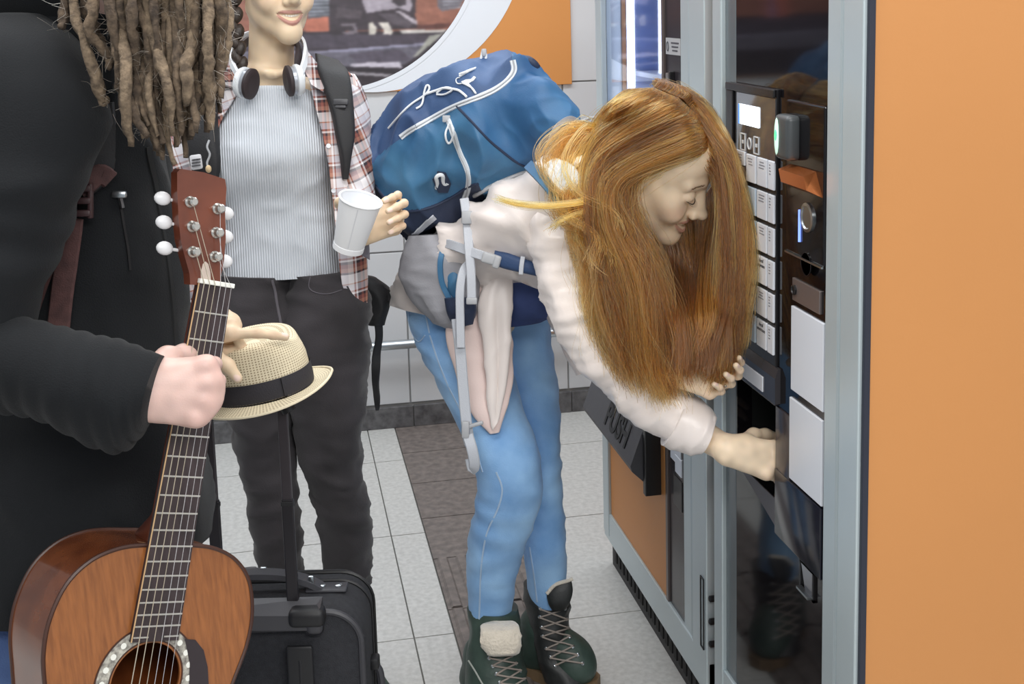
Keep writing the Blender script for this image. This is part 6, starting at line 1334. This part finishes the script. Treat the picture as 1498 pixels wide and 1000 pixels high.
for j in range(4):
    for i in range(96):
        a = 2*math.pi*i/96; h = .001+.032*j/3; r = .0795-.0055*min(h/.09, 1)**2+(.0012 if 0 < j < 3 else .0006); V_.append(HATC+hx*1.08*r*math.cos(a)+hy*.90*r*math.sin(a)+HATN*h)
for j in range(3):
    for i in range(96): f_.append((j*96+i, j*96+(i+1) % 96, (j+1)*96+(i+1) % 96, (j+1)*96+i))
band = MB().add(V_, f_).build('hat_band', M_band, hat)
a = -.95; MB().box(HATC+hx*1.08*0.0815*math.cos(a)+hy*.9*0.0815*math.sin(a)+HATN*.017, (.006, .004, .031), .001, axes=[nrm(-hx*math.sin(a)+hy*math.cos(a)), nrm(hx*math.cos(a)+hy*math.sin(a)), HATN]).build('band_fold', M_band, band)
# ------------------------------------------------------------------ black cabin suitcase
case = empty('suitcase', [-.06, 2.06, 0], 'black soft cabin suitcase with raised telescopic handle on grey floor', 'suitcase')
M_cs = mat('case_fabric', (44, 45, 50), .85, rgb2=(34, 35, 40), scale=120, bump=.5, bscale=600)
M_csp = mat('case_plastic', (58, 58, 63), .45, bump=.05, bscale=200); M_csb = mat('case_black', (24, 24, 27), .5); M_rod = mat('rod_grey', (70, 66, 70), .35, .5); M_rodd = mat('rod_dark', (42, 40, 44), .4, .4)
ZT = .56
def onz(x, y, z): q = ray(x, y); return CAM+q*((z-EYE)/q[2])
SX = nrm(np.array([RGT[0], RGT[1], 0])); SY = np.array([-SX[1], SX[0], 0]); SZ = np.array([0, 0, 1.])
pm = onz(374, 893, ZT); CO = np.array([pm[0], pm[1], 0])             # middle of the near lower edge
def S(x, y, z): return CO+SX*x+SY*y+SZ*z
HW_ = .178; DP = .165; Z0 = .055; RC = .055
def rrect(hw, z0, z1, r, k=8):
    o = []
    for cx, cz, a0 in ((hw-r, z1-r, 0), (-hw+r, z1-r, 90), (-hw+r, z0+r, 180), (hw-r, z0+r, 270)):
        for i in range(k+1): a = math.radians(a0+90*i/k); o.append((cx+r*math.cos(a), cz+r*math.sin(a)))
    return o
m = MB(); sec = [(-.0, -.012), (.006, -.003), (.02, 0), (DP-.03, 0), (DP-.008, -.006), (DP, -.02)]; rr = [rrect(HW_+e, Z0-e, ZT+e, RC) for _, e in sec]; k_ = len(rr[0]); V_ = [S(x, sec[i][0], z) for i in range(len(sec)) for x, z in rr[i]]
m.add(V_, [(i*k_+j, i*k_+(j+1) % k_, (i+1)*k_+(j+1) % k_, (i+1)*k_+j) for i in range(len(sec)-1) for j in range(k_)]+[tuple(range(k_)), tuple((len(sec)-1)*k_+j for j in range(k_))[::-1]])
body = m.build('case_body', M_cs, case, auto=50)
MB().tube([S(x, .002, z) for x, z in rrect(HW_-.006, Z0+.006, ZT-.006, RC)+[rrect(HW_-.006, Z0+.006, ZT-.006, RC)[0]]], .0055, 8, caps=False).build('piping', M_csp, case)
MB().tube([S(x, DP-.035, z) for x, z in rrect(HW_+.001, Z0, ZT+.001, RC)+[rrect(HW_+.001, Z0, ZT+.001, RC)[0]]], .0035, 6, caps=False).build('zip', mat('zip_black', (18, 18, 20), .4), case)
MB().tube([S(x, .10, z) for x, z in rrect(HW_+.001, Z0, ZT+.001, RC)+[rrect(HW_+.001, Z0, ZT+.001, RC)[0]]], .003, 6, caps=False).build('seam_piping', M_csb, case)
# handle housing across the top of the near face, with the two sockets
MB().prism([S(-.150, -.018, ZT-.005), S(.088, -.018, ZT-.002), S(.110, -.016, ZT+.010), S(.110, .012, ZT+.016), S(-.150, .012, ZT+.016), S(-.150, -.018, ZT+.004)], -SZ, .026).build('handle_housing', M_csp, case, smooth=False)
for s in (-1, 1):
    MB().box(S(s*.059+.028, -.010, ZT-.006), (.060, .034, .030), .010, axes=[SX, SY, SZ], segs=3).build('rod_socket', M_csb, case)
    MB().box(S(s*.0+.0+.062*s+.036, -.012, ZT-.018), (.032, .018, .040), .012, axes=[SX, SY, SZ], segs=4).build('socket_cap', M_csp, case)
TOPZ = .905
for s in (-1, 1):
    lo = S(s*.061, .010, ZT-.02)
    r1 = MB().box(S(s*.061, .010, (ZT+.74)/2), (.0195, .010, .74-ZT+.02), .002, axes=[SX, SY, SZ]).build('handle_rod', M_rodd, case, smooth=False)
    MB().box(S(s*.061, .010, (.74+TOPZ)/2), (.0165, .0075, TOPZ-.74), .0015, axes=[SX, SY, SZ]).build('inner_rod', M_rod, r1, smooth=False)
    MB().box(S(s*.061, .010, .742), (.0215, .012, .008), .0015, axes=[SX, SY, SZ]).build('rod_collar', M_csb, r1, smooth=False)
MB().tube(crom([S(-.072, .010, TOPZ-.006), S(-.06, .010, TOPZ+.010), S(0, .010, TOPZ+.013), S(.06, .010, TOPZ+.010), S(.072, .010, TOPZ-.006)], 24), .0125, 12).build('handle_grip', M_csb, case)
# carry handle, its clips, zip pulls and the ridges on the near face
MB().ribbon(crom([S(-.12, .070, ZT+.002), S(-.09, .070, ZT+.022), S(-.03, .070, ZT+.030), S(.03, .070, ZT+.028), S(.075, .070, ZT+.016), S(.10, .070, ZT+.002)], 30), np.array([0, 0, 1.]), .030, .010).build('carry_handle', M_csp, case)
MB().box(S(.108, .070, ZT+.003), (.070, .032, .006), .003, axes=[SX, SY, SZ]).build('handle_plate', M_csp, case)
for x in (.100, .128): MB().lathe(S(x, .070, ZT+.006), SZ, [(.006, 0), (.006, .0015), (.003, .003), (0, .003)], 14).build('rivet', M_steel, case)
MB().box(S(.083, .062, ZT+.016), (.010, .006, .026), .003, axes=[SX, SY, SZ]).build('zip_pull', M_steel, case)
for x in (-.05, -.03, -.012): MB().box(S(x, .128, ZT+.010), (.012, .009, .012), .003, axes=[SX, SY, SZ]).build('zip_slider', M_steel, case)
MB().ribbon(crom([S(-.05, .120, ZT+.012), S(-.03, .116, ZT+.016), S(.0, .112, ZT+.010), S(.02, .110, ZT+.006)], 14), np.array([0, -.3, 1.]), .016, .003).build('zip_tab', M_csp, case)
for x in (-.068, .072):
    rd = MB(); rd.box(S(x, -.012, .34), (.024, .016, .30), .010, axes=[SX, SY, SZ], segs=4).build('slide_rail', M_csp, case)
    MB().box(S(x, -.016, .34), (.044, .008, .33), .004, axes=[SX, SY, SZ], segs=3).build('rail_base', M_csb, case)
MB().tube(crom([S(HW_+.002, .07, .42), S(HW_+.014, .07, .405), S(HW_+.016, .07, .34), S(HW_+.014, .07, .27), S(HW_+.002, .07, .255)], 24), .007, 8).build('side_handle', M_csp, case)
MB().box(S(HW_+.006, .07, .425), (.016, .026, .02), .004, axes=[SX, SY, SZ]).build('side_clip', M_csb, case)
for sx in (-1, 1):
    for y in (.02, DP-.03): MB().lathe(S(sx*(HW_-.03)-.011, y, .028), SX, [(.0, 0), (.022, 0), (.028, .004), (.028, .018), (.022, .022), (0, .022)], 20).build('wheel', M_csb, case); MB().box(S(sx*(HW_-.03), y, .05), (.036, .03, .03), .006, axes=[SX, SY, SZ]).build('wheel_housing', M_csp, case)
